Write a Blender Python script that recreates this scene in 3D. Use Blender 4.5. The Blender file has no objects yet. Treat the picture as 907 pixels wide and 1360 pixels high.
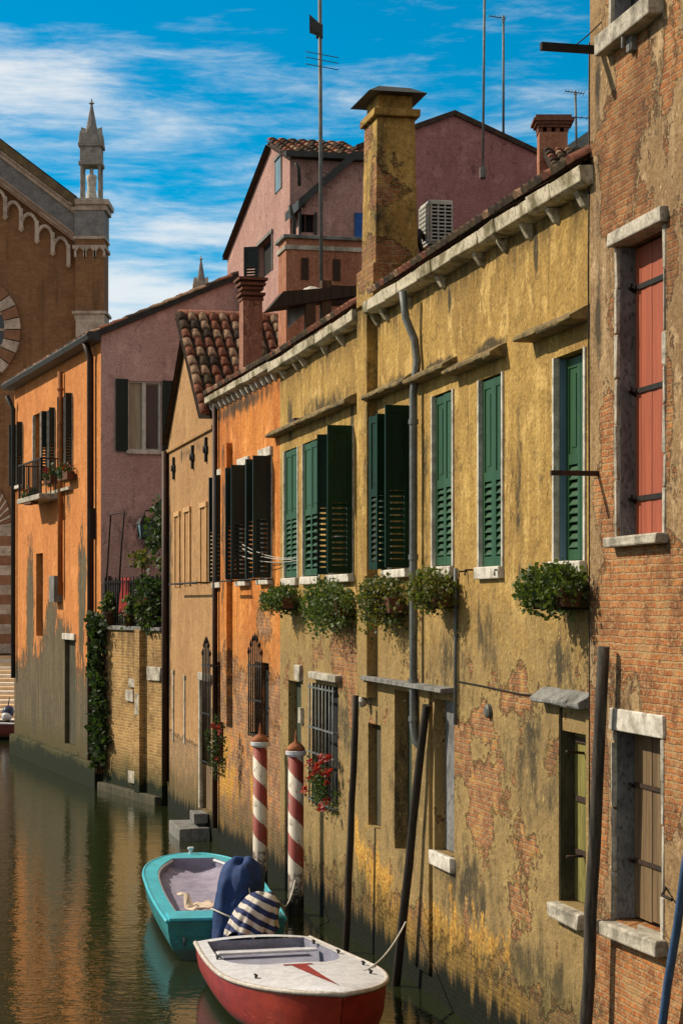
import bpy, math, random
from mathutils import Vector
R = math.radians
sin, cos, PI = math.sin, math.cos, math.pi
random.seed(7)
scn = bpy.context.scene
col = scn.collection

# ------------------------------------------------------------------ camera numbers
F, CX, HY, CH = 2600.0, 453.5, 800.0, 4.6      # focal length in px, principal x, horizon row, eye height

def ray(px, py):
    return Vector(((px - CX) / F, 1.0, (HY - py) / F))

def at(px, py, Y):
    return Vector(((px - CX) * Y / F, Y, CH + (HY - py) * Y / F))

class Line:
    """a vertical facade plane: local x runs away along the wall, y out over the canal, z up"""
    def __init__(s, px0, Y0, vp):
        t = (vp - CX) / F
        s.d = Vector((t, 1, 0)).normalized()
        s.o = Vector(((px0 - CX) * Y0 / F, Y0, 0))
        s.n = Vector((-s.d.y, s.d.x, 0))
        s.rot = math.atan2(s.d.y, s.d.x)
    def sz(s, px, py, out=0.0):
        r = ray(px, py); c = Vector((0, 0, CH))
        k = (out - (c - s.o).dot(s.n)) / r.dot(s.n)
        p = c + r * k
        return (p - s.o).dot(s.d), p.z
    def s(s, px, out=0.0): return s.sz(px, 800, out)[0]
    def z(s, px, py, out=0.0): return s.sz(px, py, out)[1]
    def Y(s, px): return s.o.y + s.s(px) * s.d.y
    def pt(s, a, y, z): return s.o + s.d * a + s.n * y + Vector((0, 0, z))
    def el(s, px, py, rx, ry, w=1.0):
        a, z = s.sz(px, py); b = s.s(px + rx)
        return (a, z, max(.03, abs(b - a)), ry * s.Y(px) / F, w)

# ------------------------------------------------------------------ mesh builder
class MB:
    def __init__(s, xf=None):
        s.v = []; s.f = []; s.m = []; s.mi = 0; s.xf = xf; s.jit = 0; s.sm = []; s.smooth = False
    def add(s, pts):
        b = len(s.v)
        for p in pts:
            p = Vector(p)
            if s.jit: p = p + Vector([random.uniform(-s.jit, s.jit) for _ in range(3)])
            s.v.append(s.xf(p) if s.xf else p)
        return b
    def face(s, idx):
        s.f.append(tuple(idx)); s.m.append(s.mi); s.sm.append(s.smooth)
    def poly(s, pts):
        b = s.add(pts); s.face(range(b, b + len(pts)))
    def hexa(s, p):
        b = s.add(p)
        for q in ((0, 3, 2, 1), (4, 5, 6, 7), (0, 1, 5, 4), (1, 2, 6, 5), (2, 3, 7, 6), (3, 0, 4, 7)):
            s.face([b + i for i in q])
    def box(s, x0, x1, y0, y1, z0, z1):
        if x0 > x1: x0, x1 = x1, x0
        if y0 > y1: y0, y1 = y1, y0
        if z0 > z1: z0, z1 = z1, z0
        s.hexa([(x0, y0, z0), (x1, y0, z0), (x1, y1, z0), (x0, y1, z0), (x0, y0, z1), (x1, y0, z1), (x1, y1, z1), (x0, y1, z1)])
    def prism(s, prof, x0, x1):          # prof: (y,z) list, extruded along x
        n = len(prof)
        a = s.add([(x0, p[0], p[1]) for p in prof]); b = s.add([(x1, p[0], p[1]) for p in prof])
        s.face(range(a, a + n)); s.face(reversed(range(b, b + n)))
        for i in range(n):
            j = (i + 1) % n; s.face((a + i, b + i, b + j, a + j))
    def tube(s, pts, r, n=8, caps=True):
        pts = [Vector(p) for p in pts]
        rs = r if isinstance(r, (list, tuple)) else [r] * len(pts)
        rings = []
        prev = None
        for i, p in enumerate(pts):
            t = (pts[min(i + 1, len(pts) - 1)] - pts[max(i - 1, 0)]).normalized()
            u = prev - t * prev.dot(t) if prev else t.orthogonal()
            if u.length < 1e-6: u = t.orthogonal()
            u.normalize(); prev = u; w = t.cross(u)
            rings.append(s.add([p + (u * cos(2 * PI * k / n) + w * sin(2 * PI * k / n)) * rs[i] for k in range(n)]))
        o = s.smooth; s.smooth = True
        for a, b in zip(rings, rings[1:]):
            for k in range(n):
                s.face((a + k, a + (k + 1) % n, b + (k + 1) % n, b + k))
        s.smooth = o
        if caps:
            s.face(reversed(range(rings[0], rings[0] + n))); s.face(range(rings[-1], rings[-1] + n))
    def lathe(s, c, prof, n=16, caps=True):     # prof: (r,z)
        c = Vector(c); rings = []
        for r, z in prof:
            rings.append(s.add([c + Vector((r * cos(2 * PI * k / n), r * sin(2 * PI * k / n), z)) for k in range(n)]))
        for a, b in zip(rings, rings[1:]):
            for k in range(n):
                s.face((a + k, a + (k + 1) % n, b + (k + 1) % n, b + k))
        if caps:
            s.face(reversed(range(rings[0], rings[0] + n))); s.face(range(rings[-1], rings[-1] + n))
    def build(s, name, mats, parent=None, bevel=0, label=None):
        if not s.v: return None
        me = bpy.data.meshes.new(name)
        me.from_pydata([tuple(v) for v in s.v], [], s.f)
        if not isinstance(mats, (list, tuple)): mats = [mats]
        for m in mats: me.materials.append(m)
        for p, mi, sm in zip(me.polygons, s.m, s.sm):
            p.material_index = mi; p.use_smooth = sm
        me.update()
        o = bpy.data.objects.new(name, me); col.objects.link(o)
        if parent: o.parent = parent
        if bevel:
            b = o.modifiers.new('Bevel', 'BEVEL'); b.width = bevel; b.segments = 2; b.limit_method = 'ANGLE'
        if label: o['label'] = label
        return o

def tag(o, label=None, cat=None, group=None, kind=None):
    if label: o['label'] = label
    if cat: o['category'] = cat
    if group: o['group'] = group
    if kind: o['kind'] = kind
    return o

def root(name, label, cat, loc=(0, 0, 0), rz=0, group=None):
    o = bpy.data.objects.new(name, None); col.objects.link(o)
    o.empty_display_size = .2
    o.location = loc; o.rotation_euler = (0, 0, rz)
    return tag(o, label, cat, group)

# ------------------------------------------------------------------ node helper
class N:
    def __init__(s, nt): s.t = nt
    def n(s, typ, ins=None, **kw):
        nd = s.t.nodes.new(typ)
        for k, v in kw.items(): setattr(nd, k, v)
        for k, v in (ins or {}).items():
            if hasattr(v, 'links') and hasattr(v, 'node'): s.t.links.new(v, nd.inputs[k])
            elif v is not None: nd.inputs[k].default_value = v
        return nd
    def m(s, op, a, b=None, c=None, clamp=False):
        return s.n('ShaderNodeMath', {0: a, 1: b, 2: c}, operation=op, use_clamp=clamp).outputs[0]
    def vm(s, op, a, b=None):
        nd = s.n('ShaderNodeVectorMath', {0: a, 1: b}, operation=op)
        return nd.outputs['Value'] if op in ('LENGTH', 'DOT_PRODUCT') else nd.outputs[0]
    def mix(s, f, a, b, blend='MIX'):
        def c4(c): return (*c, 1) if isinstance(c, (tuple, list)) and len(c) == 3 else c
        nd = s.n('ShaderNodeMix', data_type='RGBA', blend_type=blend)
        for i, v in ((0, f), (6, c4(a)), (7, c4(b))):
            if hasattr(v, 'links') and hasattr(v, 'node'): s.t.links.new(v, nd.inputs[i])
            else: nd.inputs[i].default_value = v
        return nd.outputs[2]
    def ss(s, v, a, b, lo=0.0, hi=1.0):
        return s.n('ShaderNodeMapRange', {0: v, 1: a, 2: b, 3: lo, 4: hi}, interpolation_type='SMOOTHSTEP').outputs[0]
    def lin(s, v, a, b, lo=0.0, hi=1.0):
        return s.n('ShaderNodeMapRange', {0: v, 1: a, 2: b, 3: lo, 4: hi}).outputs[0]
    def noise(s, vec, sc, det=4, rough=.55, dist=0):
        return s.n('ShaderNodeTexNoise', {'Vector': vec, 'Scale': sc, 'Detail': det, 'Roughness': rough, 'Distortion': dist}).outputs[0]
    def scale(s, vec, xyz, off=(0, 0, 0)):
        return s.n('ShaderNodeMapping', {'Vector': vec, 'Scale': xyz, 'Location': off}).outputs[0]

def newmat(name):
    m = bpy.data.materials.new(name); m.use_nodes = True
    nt = m.node_tree
    for x in list(nt.nodes): nt.nodes.remove(x)
    g = N(nt)
    out = g.n('ShaderNodeOutputMaterial'); b = g.n('ShaderNodeBsdfPrincipled')
    nt.links.new(b.outputs[0], out.inputs[0])
    return m, g, b

def setc(g, b, c):
    if isinstance(c, (tuple, list)): b.inputs['Base Color'].default_value = (*c[:3], 1)
    else: g.t.links.new(c, b.inputs['Base Color'])

def bump(g, b, h, strength=.5, dist=.02):
    bp = g.n('ShaderNodeBump', {'Height': h, 'Strength': strength, 'Distance': dist})
    g.t.links.new(bp.outputs[0], b.inputs['Normal'])

def coords(g):
    return g.n('ShaderNodeTexCoord').outputs['Object']

def simple(name, c, c2=None, sc=6, rough=.7, metal=0, bumps=.3, stretch=(1, 1, 1), lo=.35, hi=.7, dist=.01, spec=.3, fine=0):
    m, g, b = newmat(name)
    co = g.scale(coords(g), stretch)
    n1 = g.noise(co, sc, 6, .6)
    if c2 is None: c2 = tuple(x * .6 for x in c)
    cc = g.mix(g.ss(n1, lo, hi), c, c2)
    if fine:
        n2 = g.noise(co, sc * 7, 3)
        cc = g.mix(g.ss(n2, .45, .75, 0, fine), cc, tuple(x * .35 for x in c2))
    setc(g, b, cc)
    b.inputs['Roughness'].default_value = rough; b.inputs['Metallic'].default_value = metal
    b.inputs['Specular IOR Level'].default_value = spec
    if bumps: bump(g, b, n1, bumps, dist)
    return m

BRK = ((.42, .165, .055), (.26, .095, .034), (.40, .29, .16))

def plaster(name, base, dark, light, patches=(), stains=(), under='brick', brk=BRK, zb=None, hb=1.2, zw=1.0, amp=1.0,
            stretch=(1, 1), moss=.55, streak=.6, seed=0, tide=(.007, .011, .004), wet=(.085, .07, .025), under2=None, topz=None,
            crack=.5, gold=None, fade=None, pale=.4, scatter=None, grit=.6):
    """aged render over brick (or grey for cement and painted shadow): blotches, drip streaks, peeled patches, cracks, algae at the waterline"""
    m, g, b = newmat(name)
    co0 = coords(g)
    sx = g.n('ShaderNodeSeparateXYZ', {0: co0})
    u = g.m('ADD', sx.outputs[0], sx.outputs[1]); z = sx.outputs[2]
    uz = g.n('ShaderNodeCombineXYZ', {0: u, 1: z}).outputs[0]
    co = g.n('ShaderNodeCombineXYZ', {0: u, 1: z, 2: seed * 3.7 + .31}).outputs[0]
    nb = g.noise(g.scale(co, (.7, .45, 1)), 1.0, 6, .6)
    nv = g.noise(g.scale(co, (5.0, .45, 1)), 1.0, 5, .65)
    nf = g.noise(co, 24, 4, .65)
    nm = g.noise(co, 4.0, 5, .62)
    c = g.mix(g.ss(nb, .32, .68), base, dark)
    c = g.mix(g.ss(nv, .5, .76, 0, streak), c, light)
    c = g.mix(g.ss(nv, .46, .24, 0, streak), c, tuple(x * .5 for x in dark))
    c = g.mix(g.ss(nm, .56, .72, 0, .5), c, tuple(x * .62 for x in dark))
    c = g.mix(g.ss(nm, .46, .3, 0, .25), c, tuple(min(1, x * 1.25) for x in light))
    c = g.mix(g.ss(nf, .42, .72, 0, .5), c, tuple(x * .36 for x in dark))
    ng = g.noise(g.scale(co, (1.6, .8, 1)), 55, 3, .7)
    c = g.mix(g.ss(ng, .55, .75, 0, .25), c, tuple(x * .3 for x in dark))
    c = g.mix(g.ss(ng, .42, .28, 0, .2), c, tuple(min(1, x * 1.3) for x in light))
    nd2 = g.noise(g.scale(co, (9, .28, 1)), 1.0, 5, .65)
    c = g.mix(g.ss(nd2, .57, .72, 0, streak * .75), c, tuple(x * .33 for x in dark))
    np_ = g.noise(g.scale(co, (1.2, .8, 1)), 1.9, 9, .7)
    c = g.mix(g.ss(np_, .56, .61, 0, pale), c, g.mix(nm, tuple(min(1, x * 1.25 + .05) for x in light), base))
    c = g.mix(g.ss(np_, .41, .36, 0, pale), c, tuple(x * .7 for x in dark))
    if fade:   # (z0, z1, colour): paint washed out low down by damp
        f = g.m('ADD', z, g.lin(nm, .2, .8, -.8, .8))
        c = g.mix(g.ss(f, fade[1], fade[0], 0, .85), c, g.mix(nm, fade[2], tuple(x * .55 for x in fade[2])))
    # soot and mould stains
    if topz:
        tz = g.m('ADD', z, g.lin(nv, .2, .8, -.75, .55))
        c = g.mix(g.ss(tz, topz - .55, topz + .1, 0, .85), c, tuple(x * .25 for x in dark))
    def field(lst):
        acc = None
        for (a, zz, ra, rz, w) in lst:
            v = g.vm('MULTIPLY', g.vm('SUBTRACT', uz, (a, zz, 0)), (1 / ra, 1 / rz, 0))
            e = g.m('MULTIPLY_ADD', g.vm('LENGTH', v), -w, w)
            acc = e if acc is None else g.m('MAXIMUM', acc, e)
        return acc
    if stains:
        e = g.m('ADD', field(stains), g.lin(g.noise(g.scale(co, (3.5, 1.6, 1)), 1, 6, .7), .25, .75, -.55, .55))
        c = g.mix(g.ss(e, .0, .55, 0, .88), c, (.035, .032, .022))
    # cracks
    if crack:
        wv = g.n('ShaderNodeTexVoronoi', {'Vector': g.vm('ADD', g.scale(co, (.9, .38, 0)), g.vm('MULTIPLY', g.n('ShaderNodeTexNoise', {'Vector': co, 'Scale': 2.5, 'Detail': 4}).outputs[1], (.55, .4, 0))), 'Scale': 1.0},
                 feature='DISTANCE_TO_EDGE').outputs[0]
        ck = g.m('MULTIPLY', g.ss(wv, .010, .003), g.ss(nb, .46, .58, 0, crack))
        c = g.mix(ck, c, tuple(x * .12 for x in dark))
    # fine crackle, pits and rough vertical tears
    if grit:
        w2 = g.n('ShaderNodeTexVoronoi', {'Vector': g.vm('ADD', g.scale(co, (4.2, 1.5, 0)), g.vm('MULTIPLY', g.n('ShaderNodeTexNoise', {'Vector': co, 'Scale': 7.0, 'Detail': 4}).outputs[1], (1.1, .9, 0))), 'Scale': 1.0}, feature='DISTANCE_TO_EDGE').outputs[0]
        gm = g.noise(g.scale(co, (1.1, .7, 1), (5, 2, 0)), 1.4, 6, .7)
        c = g.mix(g.m('MULTIPLY', g.ss(w2, .035, .008), g.ss(gm, .50, .62, 0, grit)), c, tuple(x * .2 for x in dark))
        pit = g.noise(g.scale(co, (2.6, 1.0, 1), (1, 7, 0)), 9, 4, .75)
        c = g.mix(g.m('MULTIPLY', g.ss(pit, .60, .68), g.ss(gm, .40, .56, 0, grit)), c, tuple(x * .25 for x in dark))
        c = g.mix(g.m('MULTIPLY', g.ss(pit, .40, .33), g.ss(gm, .56, .42, 0, grit)), c, tuple(min(1, x * 1.3 + .05) for x in light))
    # underlayer
    if under == 'brick':
        bt = g.n('ShaderNodeTexBrick', {'Vector': g.vm('ADD', uz, g.vm('MULTIPLY', g.n('ShaderNodeTexNoise', {'Vector': co, 'Scale': 7.0, 'Detail': 3}).outputs[1], (.045, .032, 0))), 'Color1': (*brk[0], 1), 'Color2': (*brk[1], 1), 'Mortar': (*brk[2], 1),
                   'Scale': 1.0, 'Mortar Size': .010, 'Mortar Smooth': .4, 'Bias': -.1, 'Brick Width': .22, 'Row Height': .060})
        uc = g.mix(g.ss(nm, .40, .66, 0, .9), bt.outputs[0], under2 or (.20, .085, .038))
        uc = g.mix(g.ss(nf, .46, .66, 0, .7), uc, brk[2])
        uc = g.mix(g.ss(ng, .52, .7, 0, .6), uc, tuple(x * .35 for x in brk[1]))
        uc = g.mix(g.ss(nm, .47, .36, 0, .65), uc, base)
        uc = g.mix(g.ss(nb, .5, .66, 0, .5), uc, (.085, .045, .022))
        uh = g.m('MULTIPLY', bt.outputs[1], -.5)
    else:
        uc = g.mix(g.ss(nv, .35, .65), under, under2 or tuple(x * .55 for x in under))
        uc = g.mix(g.ss(nm, .5, .7, 0, .45), uc, tuple(x * .4 for x in under))
        uh = g.m('MULTIPLY', nf, .3)
    tot = field(patches) if patches else None
    if zb is not None:
        t = g.m('MULTIPLY', g.m('SUBTRACT', zb, z), zw / hb)
        t = g.m('MINIMUM', t, 1.2)
        tot = t if tot is None else g.m('MAXIMUM', tot, t)
    if scatter:      # (upper height, amount): loose small losses below that height
        sn = g.m('MULTIPLY', g.m('SUBTRACT', g.noise(g.scale(co, (1.3, .9, 1), (9, 4, 0)), 1.3, 6, .65), scatter[1]), 5.0)
        sn = g.m('SUBTRACT', sn, g.ss(z, scatter[0] - .6, scatter[0] + .6, 0, 2))
        tot = sn if tot is None else g.m('MAXIMUM', tot, sn)
    if tot is not None:
        nd = g.noise(g.scale(co, (stretch[0], stretch[1], 1)), 2.6, 10, .74)
        tot = g.m('ADD', tot, g.lin(nd, .2, .8, -amp, amp))
        mk = g.ss(tot, -.04, .10)
        rim = g.m('MULTIPLY', g.ss(tot, -.2, -.02), g.ss(tot, .04, -.01))
        c = g.mix(g.m('MULTIPLY', rim, .22), c, tuple(min(1, x * 1.15 + .03) for x in light))
        c = g.mix(mk, c, uc)
        hgt = g.m('ADD', g.m('MULTIPLY', mk, g.m('ADD', uh, -1.0)), g.m('MULTIPLY', nf, .35))
    else:
        hgt = g.m('MULTIPLY', nf, .45)
    hgt = g.m('ADD', hgt, g.m('MULTIPLY', nm, .8))
    if gold:   # golden patches with ragged edges
        gn = g.noise(g.scale(co, (2.0, 1.3, 1)), 1.6, 8, .7)
        e = g.m('ADD', field(gold), g.lin(gn, .25, .75, -.9, .9))
        c = g.mix(g.ss(e, .1, .5, 0, .9), c, g.mix(g.ss(nf, .35, .6), (.78, .47, .09), (.42, .19, .03)))
    # damp and algae
    dz = g.m('ADD', z, g.lin(nv, .2, .8, -.35, .35))
    c = g.mix(g.ss(dz, moss + .9, moss + .15, 0, .75), c, wet)
    c = g.mix(g.ss(dz, moss + .12, moss - .12), c, g.mix(nf, tide, tuple(x * .4 for x in tide)))
    setc(g, b, c)
    b.inputs['Roughness'].default_value = .92; b.inputs['Specular IOR Level'].default_value = .2
    bump(g, b, hgt, .9, .05)
    return m

def bricks(name, c1, c2, mort, tone=(.1, .05, .03), row=.07, w=.25, moss=None, seed=0, dirt=.6):
    m, g, b = newmat(name)
    sx = g.n('ShaderNodeSeparateXYZ', {0: coords(g)})
    u = g.m('ADD', sx.outputs[0], sx.outputs[1]); z = sx.outputs[2]
    co = g.n('ShaderNodeCombineXYZ', {0: u, 1: z, 2: seed * 2.3}).outputs[0]
    uz = g.n('ShaderNodeCombineXYZ', {0: u, 1: z}).outputs[0]
    bt = g.n('ShaderNodeTexBrick', {'Vector': uz, 'Color1': (*c1, 1), 'Color2': (*c2, 1), 'Mortar': (*mort, 1), 'Scale': 1.0,
                                    'Mortar Size': .012, 'Mortar Smooth': .3, 'Brick Width': w, 'Row Height': row})
    n1 = g.noise(co, 1.1, 7, .65); n2 = g.noise(co, 9, 4, .6)
    nv = g.noise(g.scale(co, (2.5, .35, 1)), 1.0, 5, .6)
    c = g.mix(g.ss(n1, .38, .66, 0, dirt), bt.outputs[0], tone)
    c = g.mix(g.ss(n2, .5, .75, 0, .5), c, tuple(min(1, x * 1.5) for x in mort))
    c = g.mix(g.ss(nv, .48, .72, 0, .55), c, tuple(x * .5 for x in tone))
    if moss is not None:
        dz = g.m('ADD', z, g.lin(n1, .2, .8, -.4, .4))
        c = g.mix(g.ss(dz, moss + .7, moss + .1, 0, .75), c, (.06, .06, .02))
        c = g.mix(g.ss(dz, moss + .15, moss - .1), c, (.010, .016, .006))
    setc(g, b, c); b.inputs['Roughness'].default_value = .93; b.inputs['Specular IOR Level'].default_value = .2
    bump(g, b, g.m('ADD', g.m('MULTIPLY', bt.outputs[1], -.7), g.m('MULTIPLY', n2, .7)), .7, .02)
    return m
SKYTINT=(.24,.60,.80); CLOUD=(6.2,6.15,6.0,1); CLX=7.7; CLZ=.2; SKYS=.125; EXPO=0.28; FILL_OVER=(3.9,3.75,3.5,1)
# ------------------------------------------------------------------ facade lines
LY = Line(795, 17.4, -140)
LO = Line(372, LY.Y(372), -210)
LT = Line(284, LO.Y(284), -140)
LF = Line(134, 48.2, -475)
_a = LT.pt(LT.s(222), 0, 0); _b = LF.pt(0, 0, 0)
LG = Line(222, _a.y, CX + F * (_b.x - _a.x) / (_b.y - _a.y))

# ------------------------------------------------------------------ shared materials
M = {}
M['stone'] = simple('istrian_stone', (.52, .48, .40), (.20, .18, .14), 5, .85, bumps=.4, fine=.6)
M['stone_white'] = simple('pale_stone', (.68, .65, .58), (.34, .31, .26), 7, .8, bumps=.35, fine=.4)
M['stone_grey'] = simple('grey_stone', (.24, .24, .23), (.11, .11, .10), 6, .9, bumps=.4, fine=.6, stretch=(1, 1, .4))
M['jamb_blue'] = simple('weathered_grey_jamb', (.21, .22, .23), (.10, .105, .11), 5, .9, bumps=.4, fine=.8, stretch=(1, 1, .5))
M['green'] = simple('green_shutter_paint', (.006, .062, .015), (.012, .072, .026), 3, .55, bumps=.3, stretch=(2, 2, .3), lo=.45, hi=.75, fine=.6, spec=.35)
def vary(m, lo, hi):
    nt = m.node_tree; g = N(nt); b = [x for x in nt.nodes if x.type == 'BSDF_PRINCIPLED'][0]; l = b.inputs['Base Color'].links[0].from_socket
    v = g.lin(g.n('ShaderNodeObjectInfo').outputs['Random'], 0, 1, lo, hi)
    h = g.n('ShaderNodeHueSaturation', {'Hue': .5, 'Saturation': g.lin(v, lo, hi, 1.05, .85), 'Value': v, 'Color': l}); nt.links.new(h.outputs[0], b.inputs['Base Color'])
vary(M['green'], .7, 1.35)
M['green_shaded'] = simple('shaded_green_shutter_paint', (.004, .030, .013), (.003, .018, .009), 5, .5, bumps=.2, stretch=(1, 1, .25), fine=.4, spec=.15)  # darker copy of the green: shade on the open leaves put into the colour
M['black_green'] = simple('blackish_green_paint', (.008, .022, .018), (.004, .010, .009), 5, .5, bumps=.15, stretch=(1, 1, .25))
M['dark'] = simple('dark_interior', (.010, .010, .010), (.005, .005, .006), 3, .9, bumps=0)
M['iron'] = simple('rusty_iron', (.035, .028, .024), (.07, .032, .018), 14, .75, .4, bumps=.3)
M['black_iron'] = simple('black_iron', (.014, .013, .013), (.03, .022, .016), 14, .65, .4, bumps=.2)
M['zinc'] = simple('zinc_pipe', (.17, .19, .19), (.10, .105, .10), 4, .6, .35, bumps=.2, fine=.4)
M['copper'] = simple('brown_gutter', (.055, .026, .016), (.028, .014, .010), 4, .6, .25, bumps=.15)
M['lead'] = simple('dark_lead', (.04, .045, .045), (.025, .026, .024), 4, .6, .1, bumps=.2)
M['red_shutter'] = simple('faded_red_wood', (.38, .095, .045), (.26, .065, .035), 4, .7, bumps=.45, stretch=(5, 5, .2), fine=.3)
M['grey_wood'] = simple('weathered_brown_wood', (.20, .135, .07), (.09, .055, .028), 5, .85, bumps=.6, stretch=(6, 6, .2), fine=.5)
M['dark_wood'] = simple('dark_wood', (.045, .024, .014), (.02, .012, .008), 5, .85, bumps=.4, stretch=(4, 4, .4))
M['brown_wood'] = simple('brown_wood', (.10, .05, .024), (.05, .025, .013), 5, .85, bumps=.4, stretch=(4, 4, .4))
M['curtain'] = simple('pale_curtain', (.40, .36, .26), (.26, .23, .16), 3, .9, bumps=.3, stretch=(6, 6, .3))
M['window_white'] = simple('white_window_paint', (.62, .62, .58), (.45, .44, .40), 6, .6, bumps=.1)
M['terracotta'] = simple('terracotta_pot', (.13, .05, .025), (.07, .03, .016), 7, .85, bumps=.2)
M['tile_a'] = simple('roof_tile_red', (.27, .095, .05), (.12, .045, .03), 9, .9, bumps=.4, fine=.6)
M['tile_b'] = simple('roof_tile_pale', (.42, .27, .17), (.22, .12, .07), 9, .9, bumps=.4, fine=.6)
M['tile_c'] = simple('roof_tile_mossy', (.11, .07, .04), (.045, .04, .022), 9, .95, bumps=.4, fine=.6)
M['tile_d'] = simple('roof_tile_dark', (.07, .045, .032), (.03, .022, .016), 9, .95, bumps=.4, fine=.5)
TILES = [M['tile_a'], M['tile_b'], M['tile_c'], M['tile_d']]
M['green_back'] = simple('green_algae_board', (.035, .055, .03), (.02, .028, .014), 4, .9, bumps=.4, stretch=(2, 2, .4), fine=.5)
M['niche_wood'] = simple('mossy_boards', (.24, .22, .06), (.11, .10, .03), 4, .9, bumps=.5, stretch=(3, 3, .3), fine=.6)
M['niche_dark'] = simple('damp_infill', (.085, .075, .045), (.035, .034, .022), 4, .9, bumps=.5, stretch=(2, 2, .5), fine=.6)
def glass():
    m, g, b = newmat('window_glass'); setc(g, b, (.02, .028, .03)); b.inputs['Roughness'].default_value = .08
    b.inputs['Specular IOR Level'].default_value = .6; return m
M['glass'] = glass()

# ------------------------------------------------------------------ generic pieces
def facade(mb, x0, x1, z0, z1, holes=(), y=0.0, D=6.0, top=None, body=True):
    """front sheet at y with recesses cut in it, plus the other three sides; top = extra (x,z) points of a gable"""
    xs = sorted({x0, x1, *[h[0] for h in holes], *[h[1] for h in holes]})
    zs = sorted({z0, z1, *[h[2] for h in holes], *[h[3] for h in holes]})
    for xa, xb in zip(xs, xs[1:]):
        for za, zb in zip(zs, zs[1:]):
            cx, cz = (xa + xb) / 2, (za + zb) / 2
            if any(h[0] < cx < h[1] and h[2] < cz < h[3] for h in holes): continue
            mb.poly([(xb, y, za), (xa, y, za), (xa, y, zb), (xb, y, zb)])
    for xa, xb, za, zb, d in holes:
        mb.poly([(xa, y, za), (xa, y - d, za), (xa, y - d, zb), (xa, y, zb)])
        mb.poly([(xb, y - d, za), (xb, y, za), (xb, y, zb), (xb, y - d, zb)])
        mb.poly([(xa, y - d, zb), (xb, y - d, zb), (xb, y, zb), (xa, y, zb)])
        mb.poly([(xa, y, za), (xb, y, za), (xb, y - d, za), (xa, y - d, za)])
        mb.poly([(xb, y - d, za), (xa, y - d, za), (xa, y - d, zb), (xb, y - d, zb)])
    if top:
        mb.poly([(x1, y, z1), (x0, y, z1)] + [(p[0], y, p[1]) for p in top])
        mb.poly([(x0, y - D, z1), (x1, y - D, z1)] + [(p[0], y - D, p[1]) for p in reversed(top)])
    if body:
        b = y - D
        mb.poly([(x0, y, z0), (x0, b, z0), (x0, b, z1), (x0, y, z1)])
        mb.poly([(x1, b, z0), (x1, y, z0), (x1, y, z1), (x1, b, z1)])
        mb.poly([(x0, b, z0), (x1, b, z0), (x1, b, z1), (x0, b, z1)])

def tiles(mb, o, U, V, w, l, cw=.21, cl=.37, wts=(5, 2, 3, 3), r0=.088):
    """a slope of bent clay tiles: o eave corner, U along the eave, V up the slope"""
    o, U, V = Vector(o), Vector(U).normalized(), Vector(V).normalized()
    Nn = U.cross(V)
    if Nn.z < 0: Nn = -Nn
    mb.mi = 3
    mb.poly([o - Nn * .02, o + U * w - Nn * .02, o + U * w + V * l - Nn * .02, o + V * l - Nn * .02])
    mb.poly([o - Nn * .10, o + V * l - Nn * .10, o + U * w + V * l - Nn * .10, o + U * w - Nn * .10])
    nc = max(1, int(w / cw)); cw = w / nc; nr = max(1, int(round(l / cl)))
    bag = [i for i, k in enumerate(wts) for _ in range(k)]
    for i in range(nc):
        for j in range(nr):
            c = o + U * ((i + .5) * cw + random.uniform(-.012, .012))
            v0 = j * cl - .05 + random.uniform(-.015, .015); v1 = (j + 1) * cl + .02
            mb.mi = random.choice(bag)
            rings = []
            for v, r, h in ((v0, r0, .035), (v1, r0 * .8, .0)):
                rings.append(mb.add([c + V * v + U * (r * cos(a)) + Nn * (h + r * sin(a) * .9) for a in [PI * k / 5 for k in range(6)]]))
            mb.smooth = True
            for k in range(5): mb.face((rings[0] + k, rings[1] + k, rings[1] + k + 1, rings[0] + k + 1))
            mb.smooth = False
            mb.face(range(rings[0], rings[0] + 6))
    mb.mi = 0

def leaf(mb, hx, hy, ang, w, z0, z1, louvre=.48, t=.036, gap=False):
    """one shutter leaf, hinged at (hx,hy), pointing along ang in the x/y plane; louvred lower part"""
    ca, sa = cos(ang), sin(ang)
    old = mb.xf; o2 = old or (lambda q: q)
    mb.xf = lambda p: o2(Vector((hx + p.x * ca - p.y * sa, hy + p.x * sa + p.y * ca, p.z)))
    st = min(.075, w * .2); zl = z0 + (z1 - z0) * louvre
    mb.box(0, st, 0, t, z0, z1); mb.box(w - st, w, 0, t, z0, z1)
    mb.box(st, w - st, .001, t - .001, z0, z0 + .10); mb.box(st, w - st, .001, t - .001, z1 - .09, z1)
    mb.box(st, w - st, .001, t - .001, zl - .05, zl + .05)
    mb.box(st, w - st, .008, t - .012, zl + .05, z1 - .09)
    if w > .35: mb.box(st + .06, w - st - .06, .005, t - .004, zl + .11, z1 - .15)
    if louvre > .05:
        n = max(4, int((zl - z0 - .15) / (.10 if gap else .075)))
        for i in range(n):
            zc = z0 + .10 + (zl - .05 - z0 - .10) * (i + .5) / n
            k = .018 if gap else .024
            mb.hexa([(st, .002, zc + k), (w - st, .002, zc + k), (w - st, t - .002, zc - k), (st, t - .002, zc - k),
                     (st, .002, zc + k + .009), (w - st, .002, zc + k + .009), (w - st, t - .002, zc - k + .009), (st, t - .002, zc - k + .009)])
    mb.xf = old

class Op(dict):
    __getattr__ = dict.__getitem__

def opening(L, l, r, t, b, depth=.16, out=0.0):
    my = (t + b) / 2
    x0, x1 = L.s(r, out), L.s(l, out); zt = L.z((l + r) / 2, t, out); zb = L.z((l + r) / 2, b, out)
    return Op(x0=x0, x1=x1, z0=zb, z1=zt, d=depth, w=x1 - x0, cx=(x0 + x1) / 2)

def hole(o): return (o.x0, o.x1, o.z0, o.z1, o.d)

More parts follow.
